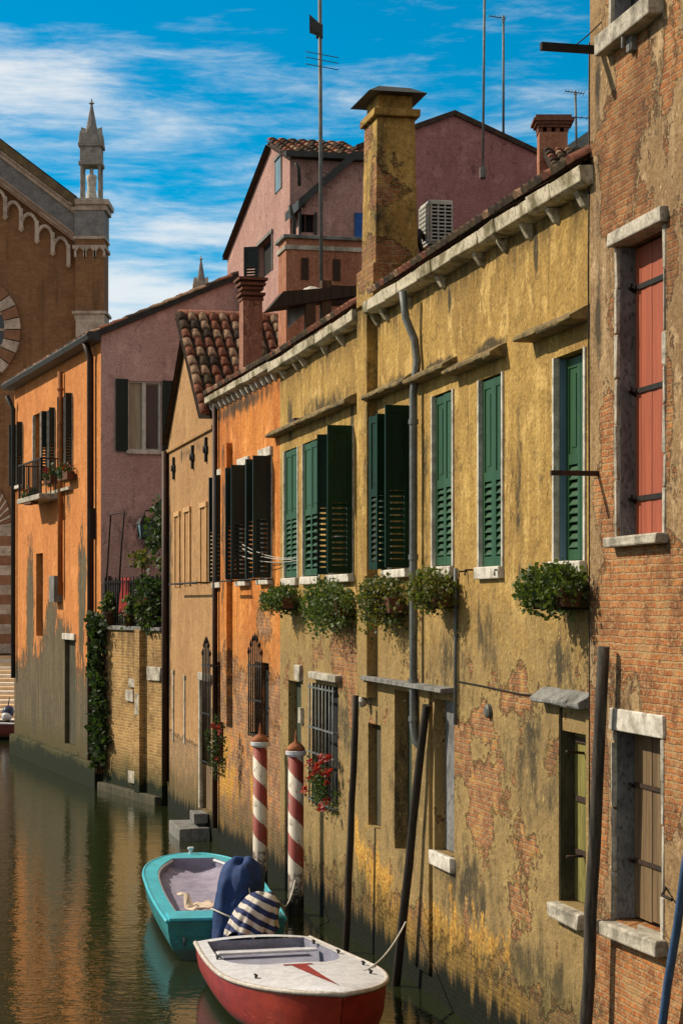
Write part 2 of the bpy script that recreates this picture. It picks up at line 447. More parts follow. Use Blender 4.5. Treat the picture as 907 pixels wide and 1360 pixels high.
def back_panel(o, y, mat, parent, name='window', frame=None, t=.03):
    mb = MB(); e = .012
    mb.box(o.x0 + e, o.x1 - e, y - o.d + .004, y - o.d + .004 + t, o.z0 + e, o.z1 - e)
    return mb.build(name, mat, parent)

def stone_surround(o, y, parent, mat, w=.10, proud=.025, jit=.004, sides=True, head=True, bev=.008):
    mb = MB(); mb.jit = jit
    if sides:
        mb.box(o.x0 - w, o.x0 + .004, y - .05, y + proud, o.z0 - .01, o.z1 + .005)
        mb.box(o.x1 - .004, o.x1 + w, y - .05, y + proud, o.z0 - .01, o.z1 + .005)
    if head: mb.box(o.x0 - w - .003, o.x1 + w + .003, y - .05, y + proud + .003, o.z1 - .002, o.z1 + w * 1.1)
    return mb

def sill(o, y, parent, mat, ext=.08, proj=.10, h=.10, jit=.006, name='sill', skew=0):
    mb = MB(); mb.jit = jit
    n = 4; xs = [o.x0 - ext + (o.w + 2 * ext) * i / n for i in range(n + 1)]
    for a, b in zip(xs, xs[1:]): pass
    mb.box(o.x0 - ext, o.x1 + ext, y - min(o.d - .04, .12), y + proj, o.z0 - h, o.z0 + .006)
    return mb.build(name, mat, parent, bevel=.012)

def hood(mb, x0, x1, z, proj=.24, y=0):
    mb.jit = .008
    n = max(2, int((x1 - x0) / .3))
    for i in range(n):
        a, b = x0 + (x1 - x0) * i / n, x0 + (x1 - x0) * (i + 1) / n
        mb.prism([(y - .02, z + .13), (y + proj * .5, z + .07), (y + proj, z + .02), (y + proj, z - .015), (y + proj * .9, z - .03), (y - .02, z - .03)], a, b + .004)
    mb.jit = 0

def leaves(mb, c, rad, n, size=.05, droop=0, shell=.35, flat=False, rng=random):
    c = Vector(c)
    clumps = [(Vector((rng.gauss(0, .5), rng.gauss(0, .5), rng.gauss(0, .5))), rng.uniform(.25, .55)) for _ in range(max(4, n // 90))]
    for _ in range(n):
        if rng.random() < .78:
            cc, cr = rng.choice(clumps)
            p = cc + Vector((rng.gauss(0, cr * .5), rng.gauss(0, cr * .5), rng.gauss(0, cr * .5)))
        else:
            p = Vector((rng.gauss(0, .6), rng.gauss(0, .6), rng.gauss(0, .6)))
        if p.length > 1.25: p = p.normalized() * rng.uniform(.8, 1.25)
        q = c + Vector((p.x * rad[0], p.y * rad[1], p.z * rad[2] - droop * rng.random() ** 3))
        s = size * rng.uniform(.4, 1.8)
        d = Vector((rng.uniform(-1, 1), rng.uniform(-1, 1), rng.uniform(-.5, 1))).normalized()
        w = d.orthogonal().normalized() * s * .45
        w.rotate(__import__('mathutils').Quaternion(d, rng.uniform(0, 6.28)))
        d = d * s
        mb.mi = rng.choice((0, 0, 1))
        mb.poly([q, q + d * .5 + w, q + d, q + d * .5 - w])
    mb.mi = 0

def leafmat(name, c, tr=.35):
    m, g, b = newmat(name)
    co = coords(g)
    c1 = g.mix(g.ss(g.noise(co, 9, 3), .35, .65), c, tuple(x * .45 for x in c))
    setc(g, b, c1); b.inputs['Roughness'].default_value = .6
    tb = g.n('ShaderNodeBsdfTranslucent', {'Color': g.mix(.5, c1, (c[0] * 1.6, c[1] * 1.5, c[2] * .6))})
    mx = g.n('ShaderNodeMixShader', {0: tr, 1: b.outputs[0], 2: tb.outputs[0]})
    out = [x for x in g.t.nodes if x.type == 'OUTPUT_MATERIAL'][0]
    g.t.links.new(mx.outputs[0], out.inputs[0])
    return m
M['leaf_a'] = leafmat('leaf_green', (.105, .16, .025)); M['leaf_b'] = leafmat('leaf_olive', (.165, .17, .035))
M['leaf_c'] = leafmat('leaf_deep_green', (.045, .09, .02)); M['leaf_d'] = leafmat('leaf_dark', (.022, .045, .014))
M['petal'] = leafmat('red_petal', (.38, .025, .02)); M['petal_pink'] = leafmat('pink_petal', (.45, .09, .09))

# ================================================================== YELLOW HOUSE
yr = root('yellow_house', 'long yellow plastered house with green shutters rising from the canal', 'house', LY.o, LY.rot)
yx1 = LY.s(372); yz = LY.z(540, 379, .25)
W1 = opening(LY, 737, 777, 468, 746, .17); W2 = opening(LY, 637, 668, 499, 754, .10); W3 = opening(LY, 575, 602, 521, 753, .10)
W4 = opening(LY, 516, 545, 543, 757, .2); W5 = opening(LY, 439, 469, 570, 764, .2); W6 = opening(LY, 403, 425, 585, 766, .12)
W7 = opening(LY, 378, 396, 596, 768, .12)
L1 = opening(LY, 742, 778, 942, 1205, .19); L2 = opening(LY, 577, 603, 930, 1135, .16); L3 = opening(LY, 524, 547, 918, 1133, .2)
L4 = opening(LY, 489, 506, 962, 1100, .14); L5 = opening(LY, 415, 449, 910, 1072, .25); L6 = opening(LY, 383, 400, 905, 1002, .16)
E = LY.el
ypatch = [E(645, 1045, 26, 40, .9), E(640, 1090, 18, 40, .8), E(455, 860, 18, 55), E(468, 900, 9, 60), E(600, 1330, 110, 60, 1.1), E(690, 930, 30, 22, .4),
          E(540, 1230, 40, 40, .6), E(610, 1000, 16, 45, .6), E(690, 900, 12, 26, .5), E(700, 1130, 20, 40, .35), E(690, 1200, 16, 40, .4), E(560, 1320, 50, 50, 1.2), E(640, 960, 14, 26, .6)]
ystain = [E(712, 335, 4, 42, 1.3), E(597, 398, 3, 26, 1.2), E(468, 560, 3, 40, .9), E(385, 560, 4, 40, .8), E(650, 462, 24, 16, 1.5), E(583, 487, 26, 13, 1.3), E(745, 430, 30, 9, .9), E(430, 540, 46, 26, .55), E(520, 512, 22, 14, .7), E(790, 300, 12, 60, .6),
          E(500, 600, 10, 160, .5), E(620, 1190, 50, 80, .55), E(700, 1010, 50, 130, .42), E(540, 1060, 30, 120, .42), E(460, 950, 24, 120, .4), E(745, 880, 26, 60, .45), E(690, 640, 7, 150, .5), E(565, 640, 5, 120, .6), E(750, 700, 6, 60, .5), E(640, 840, 22, 60, .45), E(790, 850, 14, 140, .5), E(700, 1290, 90, 60, .5), E(600, 880, 40, 50, .4)]
ygold = [E(500, 1180, 26, 60, .9), E(530, 1240, 40, 45, 1.1), E(480, 1130, 14, 60, .6), E(610, 1260, 70, 60, .8), E(660, 1330, 60, 40, .9)]
M['hood'] = simple('sooty_plaster_hood', (.26, .185, .075), (.09, .072, .04), 5, .92, bumps=.5, fine=.7)
M['cornice'] = simple('mossy_cornice_stone', (.56, .50, .38), (.17, .145, .075), 3.2, .9, bumps=.5, lo=.42, hi=.66, fine=.7, dist=.02)
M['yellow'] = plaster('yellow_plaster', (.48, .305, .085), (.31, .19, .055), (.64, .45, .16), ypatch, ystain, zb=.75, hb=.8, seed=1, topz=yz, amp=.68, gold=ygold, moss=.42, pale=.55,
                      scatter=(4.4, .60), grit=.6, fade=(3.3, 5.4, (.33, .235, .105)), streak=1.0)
mb = MB()
facade(mb, 0, yx1, -.6, yz, [hole(o) for o in (W1, W2, W3, W4, W5, W6, W7, L1, L2, L3, L4, L5, L6)], D=5.0,)
# hinge-side pilaster that carries the chimney
px0, px1 = LY.s(487, .13), LY.s(474, .13)
mb.box(px0, px1, -.02, .13, LY.z(490, 925), yz + .16)
mb.build('wall', M['yellow'], yr)

cx0_, cx1_ = LY.s(498, .13), LY.s(480, .13)
# cornice and brackets
seg = []
x = -.02
while x < yx1:
    w = random.uniform(.55, 1.3); e = min(x + w, yx1 + .05); seg.append((x, e)); x = e + .012
for a, b in seg:
    for a, b in ((a, min(b, px0 - .01)), (max(a, px1 + .01), b)):
      if b - a > .02: mb = MB(); mb.jit = .012; mb.prism([(-.03, yz + .0), (.12, yz + .0), (.19, yz + .03), (.20, yz + .165), (-.03, yz + .18)], a, b); mb.build('cornice_stone', M['cornice'], yr, bevel=.012)

x = .25
while x < yx1 - .1:
    if not px0 - .1 < x < px1 + .1:
        mb = MB(); mb.jit = .008
        mb.prism([(-.02, yz - .16), (.04, yz - .13), (.11, yz - .03), (.12, yz + .005), (-.02, yz + .005)], x, x + random.uniform(.07, .11))
        mb.build('bracket', M['cornice'], yr, bevel=.01)
    x += random.choice((.5, .8, 1.1, 1.5))

# roof
pt = R(32.5)
mb = MB()
Vs = (0, -cos(pt), sin(pt)); wt_ = (3, 1, 5, 4); ga, gb = cx0_ - .06, cx1_ + .14
tiles(mb, (-.02, .17, yz + .20), (1, 0, 0), Vs, ga + .02, 3.0, wts=wt_); tiles(mb, (gb, .17, yz + .20), (1, 0, 0), Vs, yx1 + .03 - gb, 3.0, wts=wt_)
tiles(mb, (ga, .17 - .80 * cos(pt), yz + .20 + .80 * sin(pt)), (1, 0, 0), Vs, gb - ga, 2.2, wts=wt_)
mb.poly([(0, -2.35, yz + 1.78), (yx1, -2.35, yz + 1.78), (yx1, -5.0, yz + .1), (0, -5.0, yz + .1)])
mb.poly([(yx1, .1, yz + .05), (yx1, -2.3, yz + 1.75), (yx1, -5, yz + .1)])
mb.build('roof', TILES, yr)

# chimney on the pilaster
M['chim'] = plaster('chimney_plaster', (.46, .29, .075), (.27, .165, .05), (.60, .41, .13), [(px0, 9.0, .8, .35, 1.0), (px0 + .3, 10.6, .5, .25, .5), (px0 - .3, 10, .3, .4, .5)], [(px0 - .3, 9.9, .5, .9, .7), (px0, 11.4, .8, .3, .9)], seed=5, moss=-5, amp=.7, crack=.3)
mb = MB()
zt = LY.z(490, 128, .13)
mb.jit = .006
cx0, cx1 = LY.s(498, .13), LY.s(480, .13)
mb.box(cx0 - .05, cx1 + .12, -.50, .17, yz + .15, yz + .62)
mb.hexa([(cx0, -.44, yz + .6), (cx1, -.44, yz + .6), (cx1, .13, yz + .6), (cx0, .13, yz + .6),
         (cx0 + .02, -.40, zt - .32), (cx1 - .05, -.40, zt - .32), (cx1 - .05, .10, zt - .32), (cx0 + .02, .10, zt - .32)])
mb.box(cx0 - .05, cx1, -.46, .15, zt - .32, zt - .22)
mb.box(cx0 + .03, cx1 - .07, -.38, .08, zt - .22, zt - .02)
ch = mb.build('chimney', M['chim'], yr, bevel=.015)
mb = MB(); mb.jit = .01
mb.hexa([(cx0 - .17, -.52, zt - .04), (cx1 + .12, -.52, zt - .04), (cx1 + .12, .25, zt - .04), (cx0 - .17, .25, zt - .04),
         (cx0 + .02, -.34, zt + .07), (cx1 - .06, -.34, zt + .07), (cx1 - .06, .06, zt + .07), (cx0 + .02, .06, zt + .07)])
mb.build('chimney_cap', M['lead'], ch)

# hoods
def hood_part(l, r, py, parent, proj=.18, mat='hood'):
    mb = MB(); hood(mb, LY.s(r), LY.s(l), LY.z((l + r) / 2, py), proj); return mb.build('hood', M[mat], parent, bevel=.008)

def frame_strip(o, parent, mat, w=.05, t=.02, y=0, dep=.0):
    mb = MB(); mb.jit = .002
    mb.box(o.x0 - .035, o.x0 + .012, y - .04, y + t, o.z0, o.z1)
    mb.box(o.x1 - .012, o.x1 + .035, y - .04, y + t, o.z0, o.z1)
    return mb

def closed_window(o, parent, mat, rec, hp=None, gap=False, sillm='stone_white', lv=.48, sash='stone_white', single=False):
    mb = frame_strip(o, parent, mat)
    mb.mi = 1; mb.box(o.x0 + .01, o.x1 - .01, -o.d + .004, -o.d + .02, o.z0 + .01, o.z1 - .01)
    w = mb.build('window', [M[sash], M['dark']], parent, bevel=.004)
    hw = o.w / 2 - .012; j0, j1 = R(random.uniform(-.5, 3)), R(random.uniform(-.5, 2.5))
    mb = MB(); leaf(mb, o.x0 + .008, -rec, j0, hw, o.z0 + .02, o.z1 - .02, lv, gap=gap); mb.build('shutter', mat, w)
    mb = MB(); leaf(mb, o.x1 - .008 - hw, -rec, 0, hw, o.z0 + .02, o.z1 - .02, lv, gap=gap); mb.build('shutter', mat, w)
    sill(o, 0, w, M[sillm], .03, .06, .12)
    if hp: hood_part(*hp, w)
    return w

closed_window(W3, yr, M['green'], .065, (553, 607, 497)); closed_window(W2, yr, M['green'], .065, (607, 673, 482))
# W1: shutters folded deep in the reveal, far jamb in painted blue shade
mb = frame_strip(W1, yr, None)
mb.mi = 1; mb.box(W1.x0 + .01, W1.x1 - .01, -W1.d + .004, -W1.d + .02, W1.z0 + .01, W1.z1 - .01)
mb.mi = 2; mb.box(W1.x1 - .013, W1.x1 - .003, -W1.d + .02, -.045, W1.z0 + .01, W1.z1 - .01)
M['jamb_shade_and_pane'] = simple('blue_jamb_shade_and_pane', (.16, .27, .36), (.10, .18, .25), 3, .8, bumps=.2, stretch=(1, 1, .4))  # blue of sky-lit shade put into the jamb colour; also colours a back window
w1 = mb.build('window', [M['stone_white'], M['dark'], M['jamb_shade_and_pane']], yr, bevel=.003)
mb = MB(); leaf(mb, W1.x0 + .01, -W1.d + .03, 0, W1.w / 2 - .02, W1.z0 + .02, W1.z1 - .02, .5); mb.build('shutter', M['green'], w1)
mb = MB(); leaf(mb, W1.cx + .0, -W1.d + .03, 0, W1.w / 2 - .02, W1.z0 + .02, W1.z1 - .02, .5); mb.build('shutter', M['green'], w1)
sill(W1, 0, w1, M['stone_white'], .04, .07, .11); hood_part(707, 784, 436, w1, .20)
# W4: open leaves standing out from the wall
def open_window(o, parent, mat, lw, a0=88, a1=95, farw=None, hp=None, sillm='stone_white', lv=.5):
    mb = frame_strip(o, parent, None)
    mb.mi = 1; mb.box(o.x0 + .01, o.x1 - .01, -o.d + .004, -o.d + .02, o.z0 + .01, o.z1 - .01)
    w = mb.build('window', [M['stone_white'], M['glass']], parent, bevel=.003)
    mb = MB(); leaf(mb, o.x0 - .0, .025, R(a0), lw, o.z0 + .02, o.z1 - .01, lv); mb.build('shutter', mat, w)
    mb = MB(); leaf(mb, o.x1 + .03, .025, R(a1), farw or lw, o.z0 + .02, o.z1 - .01, lv); mb.build('shutter', mat, w)
    sill(o, 0, w, M[sillm], .05, .09, .1)
    if hp: hood_part(*hp, w)
    return w
w4 = open_window(W4, yr, M['green_shaded'], .30, 92, 100, .14, (497, 553, 517))
mb = MB(); leaf(mb, W4.x1 + .035, .03, R(12), .42, W4.z0 + .02, W4.z1 - .01, .5); mb.build('shutter', M['green_shaded'], w4)
w5 = open_window(W5, yr, M['green_shaded'], .34, 90, 70, .16, (366, 474, 556))
closed_window(W6, yr, M['green'], .05, None, gap=True); closed_window(W7, yr, M['green'], .05, None)

# ground-floor openings
n1 = back_panel(L1, 0, M['niche_wood'], yr, 'blind_window')
for zz in (L1.z0 + .45, L1.z0 + .95, L1.z0 + 1.5):
    mb = MB(); mb.box(L1.x0 + .02, L1.x1 - .02, -L1.d + .036, -L1.d + .055, zz, zz + .05); mb.build('batten', M['iron'], n1)
mb = MB(); mb.tube([(L1.cx + .1, -L1.d + .03, L1.z1 - .42), (L1.cx + .1, .02, L1.z1 - .40), (L1.cx + .02, .03, L1.z1 - .40)], .014, 6); mb.build('hook', M['iron'], n1)
mb = MB(); mb.tube([(L1.cx + .1, -L1.d + .03, L1.z0 + .45), (L1.cx + .1, .02, L1.z0 + .45)], .014, 6); mb.build('hook', M['iron'], n1)
mb = MB(); mb.box(L1.x1 - .012, L1.x1 - .003, -L1.d + .034, -.01, L1.z0 + .01, L1.z1 - .01); mb.build('jamb', M['niche_dark'], n1)
mb = MB(); mb.jit = .015; mb.box(L1.x0 - .04, L1.x1 + .06, -.12, .10, L1.z0 - .15, L1.z0 + .0); mb.build('sill', M['stone'], n1, bevel=.02)
mb = MB(); hood(mb, LY.s(786), LY.s(722), LY.z(748, 932), .13); mb.build('hood', M['stone_grey'], n1, bevel=.006)
mb = MB(); mb.box(L1.x0 + .02, L1.x1 - .02, -L1.d + .03, -.03, L1.z1 - .22, L1.z1 - .004); mb.build('lintel', M['yellow'], n1)
n2 = back_panel(L2, 0, M['jamb_blue'], yr, 'blind_window')
mb = MB(); mb.box(L2.x0 + .003, L2.x0 + .02, -L2.d + .036, -.02, L2.z0 + .01, L2.z1 - .01); mb.build('jamb', M['yellow'], n2)
mb = MB(); mb.jit = .012; mb.box(L2.x0 - .04, L2.x1 + .03, -.10, .07, L2.z0 - .17, L2.z0 + .0); mb.build('sill', M['stone_white'], n2, bevel=.015)
n3 = back_panel(L3, 0, M['green_back'], yr, 'blind_door')
n4 = back_panel(L4, 0, M['niche_dark'], yr, 'blind_window')
n6 = back_panel(L6, 0, M['green_back'], yr, 'blind_window')
mb = MB(); mb.jit = .01; mb.box(L6.x0 - .12, L6.x0 + .28, -.03, .06, L6.z1 + .02, L6.z1 + .26); mb.box(L6.x0 - .20, L6.x0 - .02, -.03, .05, L6.z1 - .62, L6.z1 - .38); mb.build('lintel', M['stone'], n6, bevel=.012)
n5 = back_panel(L5, 0, M['dark'], yr, 'barred_window')
mb = MB()
nb_ = 8
for i in range(nb_):
    xx = L5.x0 + .06 + (L5.w - .12) * i / (nb_ - 1)
    mb.tube([(xx, .06, L5.z0 - .02), (xx, .06, L5.z1 + .0)], .013, 6)
for zz in (L5.z0 + .05, L5.z0 + .75, L5.z1 - .65, L5.z1 - .06):
    mb.box(L5.x0 - .02, L5.x1 + .02, .045, .075, zz - .012, zz + .012)
for xx in (L5.x0, L5.x1):
    for zz in (L5.z0 + .05, L5.z1 - .65): mb.tube([(xx, -.05, zz), (xx, .06, zz)], .012, 6)
mb.build('grille', M['zinc'], n5)
mb = MB(); mb.jit = .01; mb.box(L5.x0 - .25, L5.x1 - .2, -.03, .11, L5.z1 + .08, L5.z1 + .17); mb.build('lintel', M['stone'], n5, bevel=.012)
# stone ledge across the middle of the ground floor
mb = MB(); mb.jit = .008
mb.box(LY.s(604), LY.s(495), -.02, .17, LY.z(550, 912), LY.z(550, 906)); mb.build('ledge', M['stone_grey'], yr, bevel=.006)
mb = MB(); mb.jit = .006
mb.box(LY.s(574), LY.s(556), -.03, .045, LY.z(565, 1290), LY.z(565, 905) - .03); mb.build('pilaster_strip', M['yellow'], yr, bevel=.01)

# pipes, wires, bars, crack filler, drain cap
def pipe(pts, r, mat, parent, name='downpipe', rings=()):
    mb = MB(); mb.tube(pts, r, 10)
    for p in rings: mb.lathe(p, [(r * 1.25, -.03), (r * 1.25, .03)], 10)
    return mb.build(name, mat, parent)
xs_ = LY.s(549, .10)
zf = lambda py: LY.z(549, py, .10)
pipe([(xs_ + .12, .2, zf(385)), (xs_ + .13, .16, zf(420)), (xs_ + .06, .07, zf(450)), (xs_ - .02, .06, zf(480)), (xs_, .10, zf(520)), (xs_, .10, zf(800)), (xs_, .10, zf(965)), (xs_ - .02, .08, zf(985)), (xs_ - .20, -.02, zf(1003))], .047, M['zinc'], yr,
     rings=[(xs_, .10, zf(560)), (xs_, .10, zf(740)), (xs_, .10, zf(905)), (xs_, .10, zf(955))])
xs_ = LY.s(605, .03)
pipe([(xs_, .03, LY.z(605, 755)), (xs_, .03, LY.z(605, 962))], .022, M['zinc'], yr, 'conduit')
mb = MB()
for (px, py, pr) in ((735, 632, .52),):
    a, z = LY.sz(803, 629); mb.box(a - .02, a + .02, -.03, .5, z - .022, z + .022)
mb.build('iron_bar', M['iron'], yr)
pts = [LY.sz(p, q, .015) for p, q in ((608, 905), (640, 911), (690, 922), (722, 925))]
mb = MB(); mb.tube([(a, .015, z) for a, z in pts], .007, 5); mb.build('cable', M['black_iron'], yr)
a, z = LY.sz(651, 945)
mb = MB(); mb.xf = lambda p: Vector((a + p.x, p.z, z + p.y)); mb.lathe((0, 0, 0), [(.075, -.02), (.075, .04), (.05, .055)], 14); mb.build('drain_cap', M['zinc'], yr)
a, z = LY.sz(491, 932)
mb = MB(); mb.xf = lambda p: Vector((a + p.x, p.y + .1, z + p.z)); mb.lathe((0, 0, 0), [(.01, -.075), (.05, -.055), (.075, 0), (.05, .055), (.01, .075)], 14); mb.box(-.03, .03, -.13, -.03, -.03, .03); mb.build('wall_lamp', M['stone_white'], yr)
a, z = LY.sz(396, 562)
mb = MB(); mb.box(a - .16, a + .16, -.02, .10, z - .07, z + .07); mb.build('meter_box', M['copper'], yr, bevel=.01)
# small hooks under the sills
for px, py in ((628, 757), (668, 757), (620, 759)):
    a, z = LY.sz(px, py); mb = MB(); mb.tube([(a, -.02, z), (a, .09, z), (a, .09, z - .06)], .010, 6); mb.build('hook', M['black_iron'], yr)
# ================================================================== BRICK HOUSE (right)
br = root('brick_house', 'tall crumbling brick house with a red shutter at the right edge', 'house', LY.o, LY.rot)
YB = .06
UB = opening(LY, 820, 881, 312, 711, .23, YB); LB_ = opening(LY, 816, 879, 976, 1236, .24, YB); TB = opening(LY, 813, 872, -180, 22, .2, YB)
Eb = LY.el
bpatch = [Eb(828, 200, 24, 110, 1.1), Eb(845, 120, 30, 80, 1.0), Eb(815, 260, 12, 60, .7), Eb(830, 60, 18, 50, .6), Eb(895, 340, 10, 60, .8), Eb(812, 640, 10, 150, .9), Eb(890, 560, 10, 90, .5),
          Eb(850, 810, 90, 100, 1.2), Eb(895, 960, 40, 140, 1.3), Eb(850, 1310, 80, 90, 1.5), Eb(803, 1050, 12, 160, 1.1), Eb(895, 100, 8, 70, .5)]
M['brickwall'] = plaster('peeled_plaster_over_brick', (.38, .25, .12), (.25, .155, .075), (.50, .36, .21), bpatch, [Eb(850, 30, 20, 30, .6), Eb(800, 420, 6, 120, .7), Eb(800, 150, 5, 160, .7)],
                         zb=1.2, hb=1.5, seed=9, amp=.78, grit=.9, scatter=(15, .58), moss=.2, pale=.55, brk=((.50, .18, .05), (.32, .095, .028), (.46, .31, .16)))
mb = MB(); facade(mb, -7.5, .06, -.6, 14.5, [hole(o) for o in (UB, LB_, TB)], y=YB, D=6)
mb.poly([(-7.5, YB, 14.5), (.06, YB, 14.5), (.06, YB - 6, 14.5), (-7.5, YB - 6, 14.5)])
mb.build('wall', M['brickwall'], br)
def brick_window(o, name, backm, jm, lint, sl, ins=0.012):
    mb = MB(); mb.jit = .0
    mb.box(o.x0 + ins, o.x1 - ins, YB - o.d + .004, YB - o.d + .03, o.z0 + .012, o.z1 - .012)
    w = mb.build(name, backm, br)
    mb = MB(); mb.box(o.x1 - .016, o.x1 - .004, YB - o.d + .034, YB - .02, o.z0 + .012, o.z1 - .012)
    mb.mi = 0; mb.jit = .006
    mb.build('jamb', jm, w)
    for xa, xb in ((o.x0 - .055, o.x0 + .004), (o.x1 - .004, o.x1 + .055)):
        zz = o.z0; mb = MB(); mb.jit = .009
        while zz < o.z1 - .02:
            e = min(zz + random.uniform(.25, .6), o.z1); mb.box(xa, xb, YB - .06, YB + .012, zz, e - .006); zz = e
        mb.build('frame', M['stone'], w, bevel=.01)
    return w
wu = brick_window(UB, 'window', M['dark'], M['jamb_blue'], 1, 1)
mb = MB(); hw = UB.w / 2 - .01
for i in range(8):
    a = UB.x0 + .015 + (UB.w - .03) * i / 8
    mb.box(a, a + (UB.w - .03) / 8 - .004, YB - UB.d + .035 + (.003 if i % 2 else 0), YB - UB.d + .07 + (.003 if i % 2 else 0), UB.z0 + .02, UB.z1 - .02)
mb.build('shutter', M['red_shutter'], wu)
for zz in (UB.z0 + .33, UB.z0 + 1.25, UB.z1 - .36):
    mb = MB(); mb.box(UB.x0 + .16, UB.x1 - .06, YB - UB.d + .078, YB - UB.d + .088, zz - .022, zz + .022); mb.tube([(UB.x1 - .03, YB - UB.d + .03, zz - .05), (UB.x1 - .03, YB - UB.d + .13, zz), (UB.x1 - .10, YB - UB.d + .14, zz + .02)], .016, 6); mb.build('hinge', M['black_iron'], wu)
mb = MB(); mb.jit = .014; mb.box(UB.x0 - .10, UB.x1 + .08, YB - .10, YB + .07, UB.z1 + .002, UB.z1 + .13); mb.build('lintel', M['stone'], wu, bevel=.015)
mb = MB(); mb.jit = .010; mb.box(UB.x0 - .10, UB.x1 + .08, YB - .14, YB + .11, UB.z0 - .085, UB.z0 + .004); mb.build('sill', M['stone'], wu, bevel=.015)
wl = brick_window(LB_, 'window', M['dark'], M['jamb_blue'], 1, 1)
mb = MB()
for i in range(5):
    a = LB_.x0 + .015 + (LB_.w - .03) * i / 5
    q = .006 if i % 2 else 0
    mb.box(a, a + (LB_.w - .03) / 5 - .006, YB - LB_.d + .035 + q, YB - LB_.d + .065 + q, LB_.z0 + .02 + random.uniform(0, .03), LB_.z1 - .02)
mb.build('shutter', M['grey_wood'], wl)
for zz in (LB_.z0 + .52, LB_.z1 - .46):
    mb = MB(); mb.box(LB_.x0 + .12, LB_.x1 - .06, YB - LB_.d + .075, YB - LB_.d + .087, zz - .018, zz + .018); mb.tube([(LB_.x1 - .03, YB - LB_.d + .03, zz - .04), (LB_.x1 - .03, YB - LB_.d + .12, zz), (LB_.x1 - .09, YB - LB_.d + .13, zz)], .014, 6); mb.build('hinge', M['iron'], wl)
mb = MB(); mb.jit = .008; mb.box(LB_.x0 - .08, LB_.x1 + .07, YB - .10, YB + .025, LB_.z1 + .002, LB_.z1 + .19); mb.build('lintel', M['stone_white'], wl, bevel=.01)
mb = MB(); mb.jit = .02; mb.box(LB_.x0 - .12, LB_.x1 + .10, YB - .14, YB + .12, LB_.z0 - .12, LB_.z0 + .004); mb.build('sill', M['stone'], wl, bevel=.02)
wt = brick_window(TB, 'window', M['glass'], M['jamb_blue'], 1, 1)
mb = MB(); mb.jit = .008; mb.box(TB.x0 - .14, TB.x1 + .12, YB - .12, YB + .13, TB.z0 - .16, TB.z0 + .004); mb.build('sill', M['stone'], wt, bevel=.015)
a, z = LY.sz(799, 66, YB)
mb = MB(); mb.box(a - .03, a + .03, YB - .05, YB + .56, z - .032, z + .032); mb.tube([(a, YB + .24, z + .03), (a, YB + .12, z + .13), (a, YB - .02, z + .27)], .006, 5)
mb.build('iron_bar', M['black_iron'], br)
a, z = LY.sz(842, 52, YB)
mb = MB(); mb.box(a - .06, a + .06, YB - .01, YB + .05, z - .10, z + .07); mb.tube([(a, YB + .02, z + .05), (a, YB + .10, z + .02), (a, YB + .10, z - .08)], .018, 6); mb.build('wall_hook', M['stone_grey'], br, bevel=.01)
mb = MB(); xg = .075
mb.tube([(xg, YB + .0, 9.6), (xg + .01, YB + .005, 7.5), (xg - .01, YB + .0, 4.5), (xg, YB, 2.2)], .008, 5); mb.build('cable', M['black_iron'], br)
# iron stay between the blind wall and the blue pole
a, z = LY.sz(882, 1178, YB)
mb = MB(); mb.tube([(a, YB - .02, z), (a - .25, YB + .12, z - .03), (a - .5, YB + .14, z - .03)], .012, 6); mb.build('tie_rod', M['black_iron'], br)

# ================================================================== ORANGE HOUSE
orr = root('orange_house', 'narrow orange plastered house between the yellow and ochre houses', 'house', LO.o, LO.rot)
ox1 = LO.s(284); ozc = LO.z(330, 505, .22)
O1 = opening(LO, 347, 361, 607, 769, .2); O2 = opening(LO, 319, 331, 619, 771, .2); O3 = opening(LO, 287, 297, 632, 774, .15)
G1 = opening(LO, 339, 357, 880, 980, .2); G2 = opening(LO, 286, 297, 880, 1016, .2)
Eo = LO.el
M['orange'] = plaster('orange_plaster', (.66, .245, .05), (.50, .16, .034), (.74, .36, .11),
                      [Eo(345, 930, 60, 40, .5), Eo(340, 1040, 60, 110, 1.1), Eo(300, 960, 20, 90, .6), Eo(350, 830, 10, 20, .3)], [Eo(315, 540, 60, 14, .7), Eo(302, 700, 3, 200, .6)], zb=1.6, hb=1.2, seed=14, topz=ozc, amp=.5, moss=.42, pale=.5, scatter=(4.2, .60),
                      fade=(2.6, 4.6, (.42, .20, .075)), gold=[Eo(340, 1060, 10, 80, .9), Eo(300, 1030, 20, 80, .4)],
                      brk=((.40, .19, .08), (.28, .12, .05), (.42, .31, .2)), stretch=(1.4, .8), streak=.8)
mb = MB(); facade(mb, 0, ox1, -.6, ozc, [hole(o) for o in (O1, O2, O3, G1, G2)], D=5)
mb.box(LO.s(308), LO.s(300), -.02, .10, LO.z(304, 960), LO.z(304, 590))      # old flue breast
mb.build('wall', M['orange'], orr)
mb = MB(); mb.jit = .008
x = 0.01
while x < ox1:
    e = min(x + random.uniform(.5, 1.1), ox1); mb.prism([(-.03, ozc), (.12, ozc + .01), (.18, ozc + .04), (.19, ozc + .15), (-.03, ozc + .18)], x, e); x = e + .012
mb.build('cornice', M['cornice'], orr, bevel=.01)
x = .25
while x < ox1 - .1:
    mb = MB(); mb.prism([(-.02, ozc - .14), (.04, ozc - .12), (.10, ozc - .02), (.10, ozc + .005), (-.02, ozc + .005)], x, x + .10); mb.build('bracket', M['stone_white'], orr, bevel=.008); x += .42
mb = MB(); po = R(27)
tiles(mb, (0.02, .15, ozc + .18), (1, 0, 0), (0, -cos(po), sin(po)), ox1 - .04, 3.2, wts=(4, 2, 5, 3))
mb.poly([(0, -2.7, ozc + 1.55), (ox1, -2.7, ozc + 1.55), (ox1, -5, ozc + .1), (0, -5, ozc + .1)])
mb.build('roof', TILES, orr)
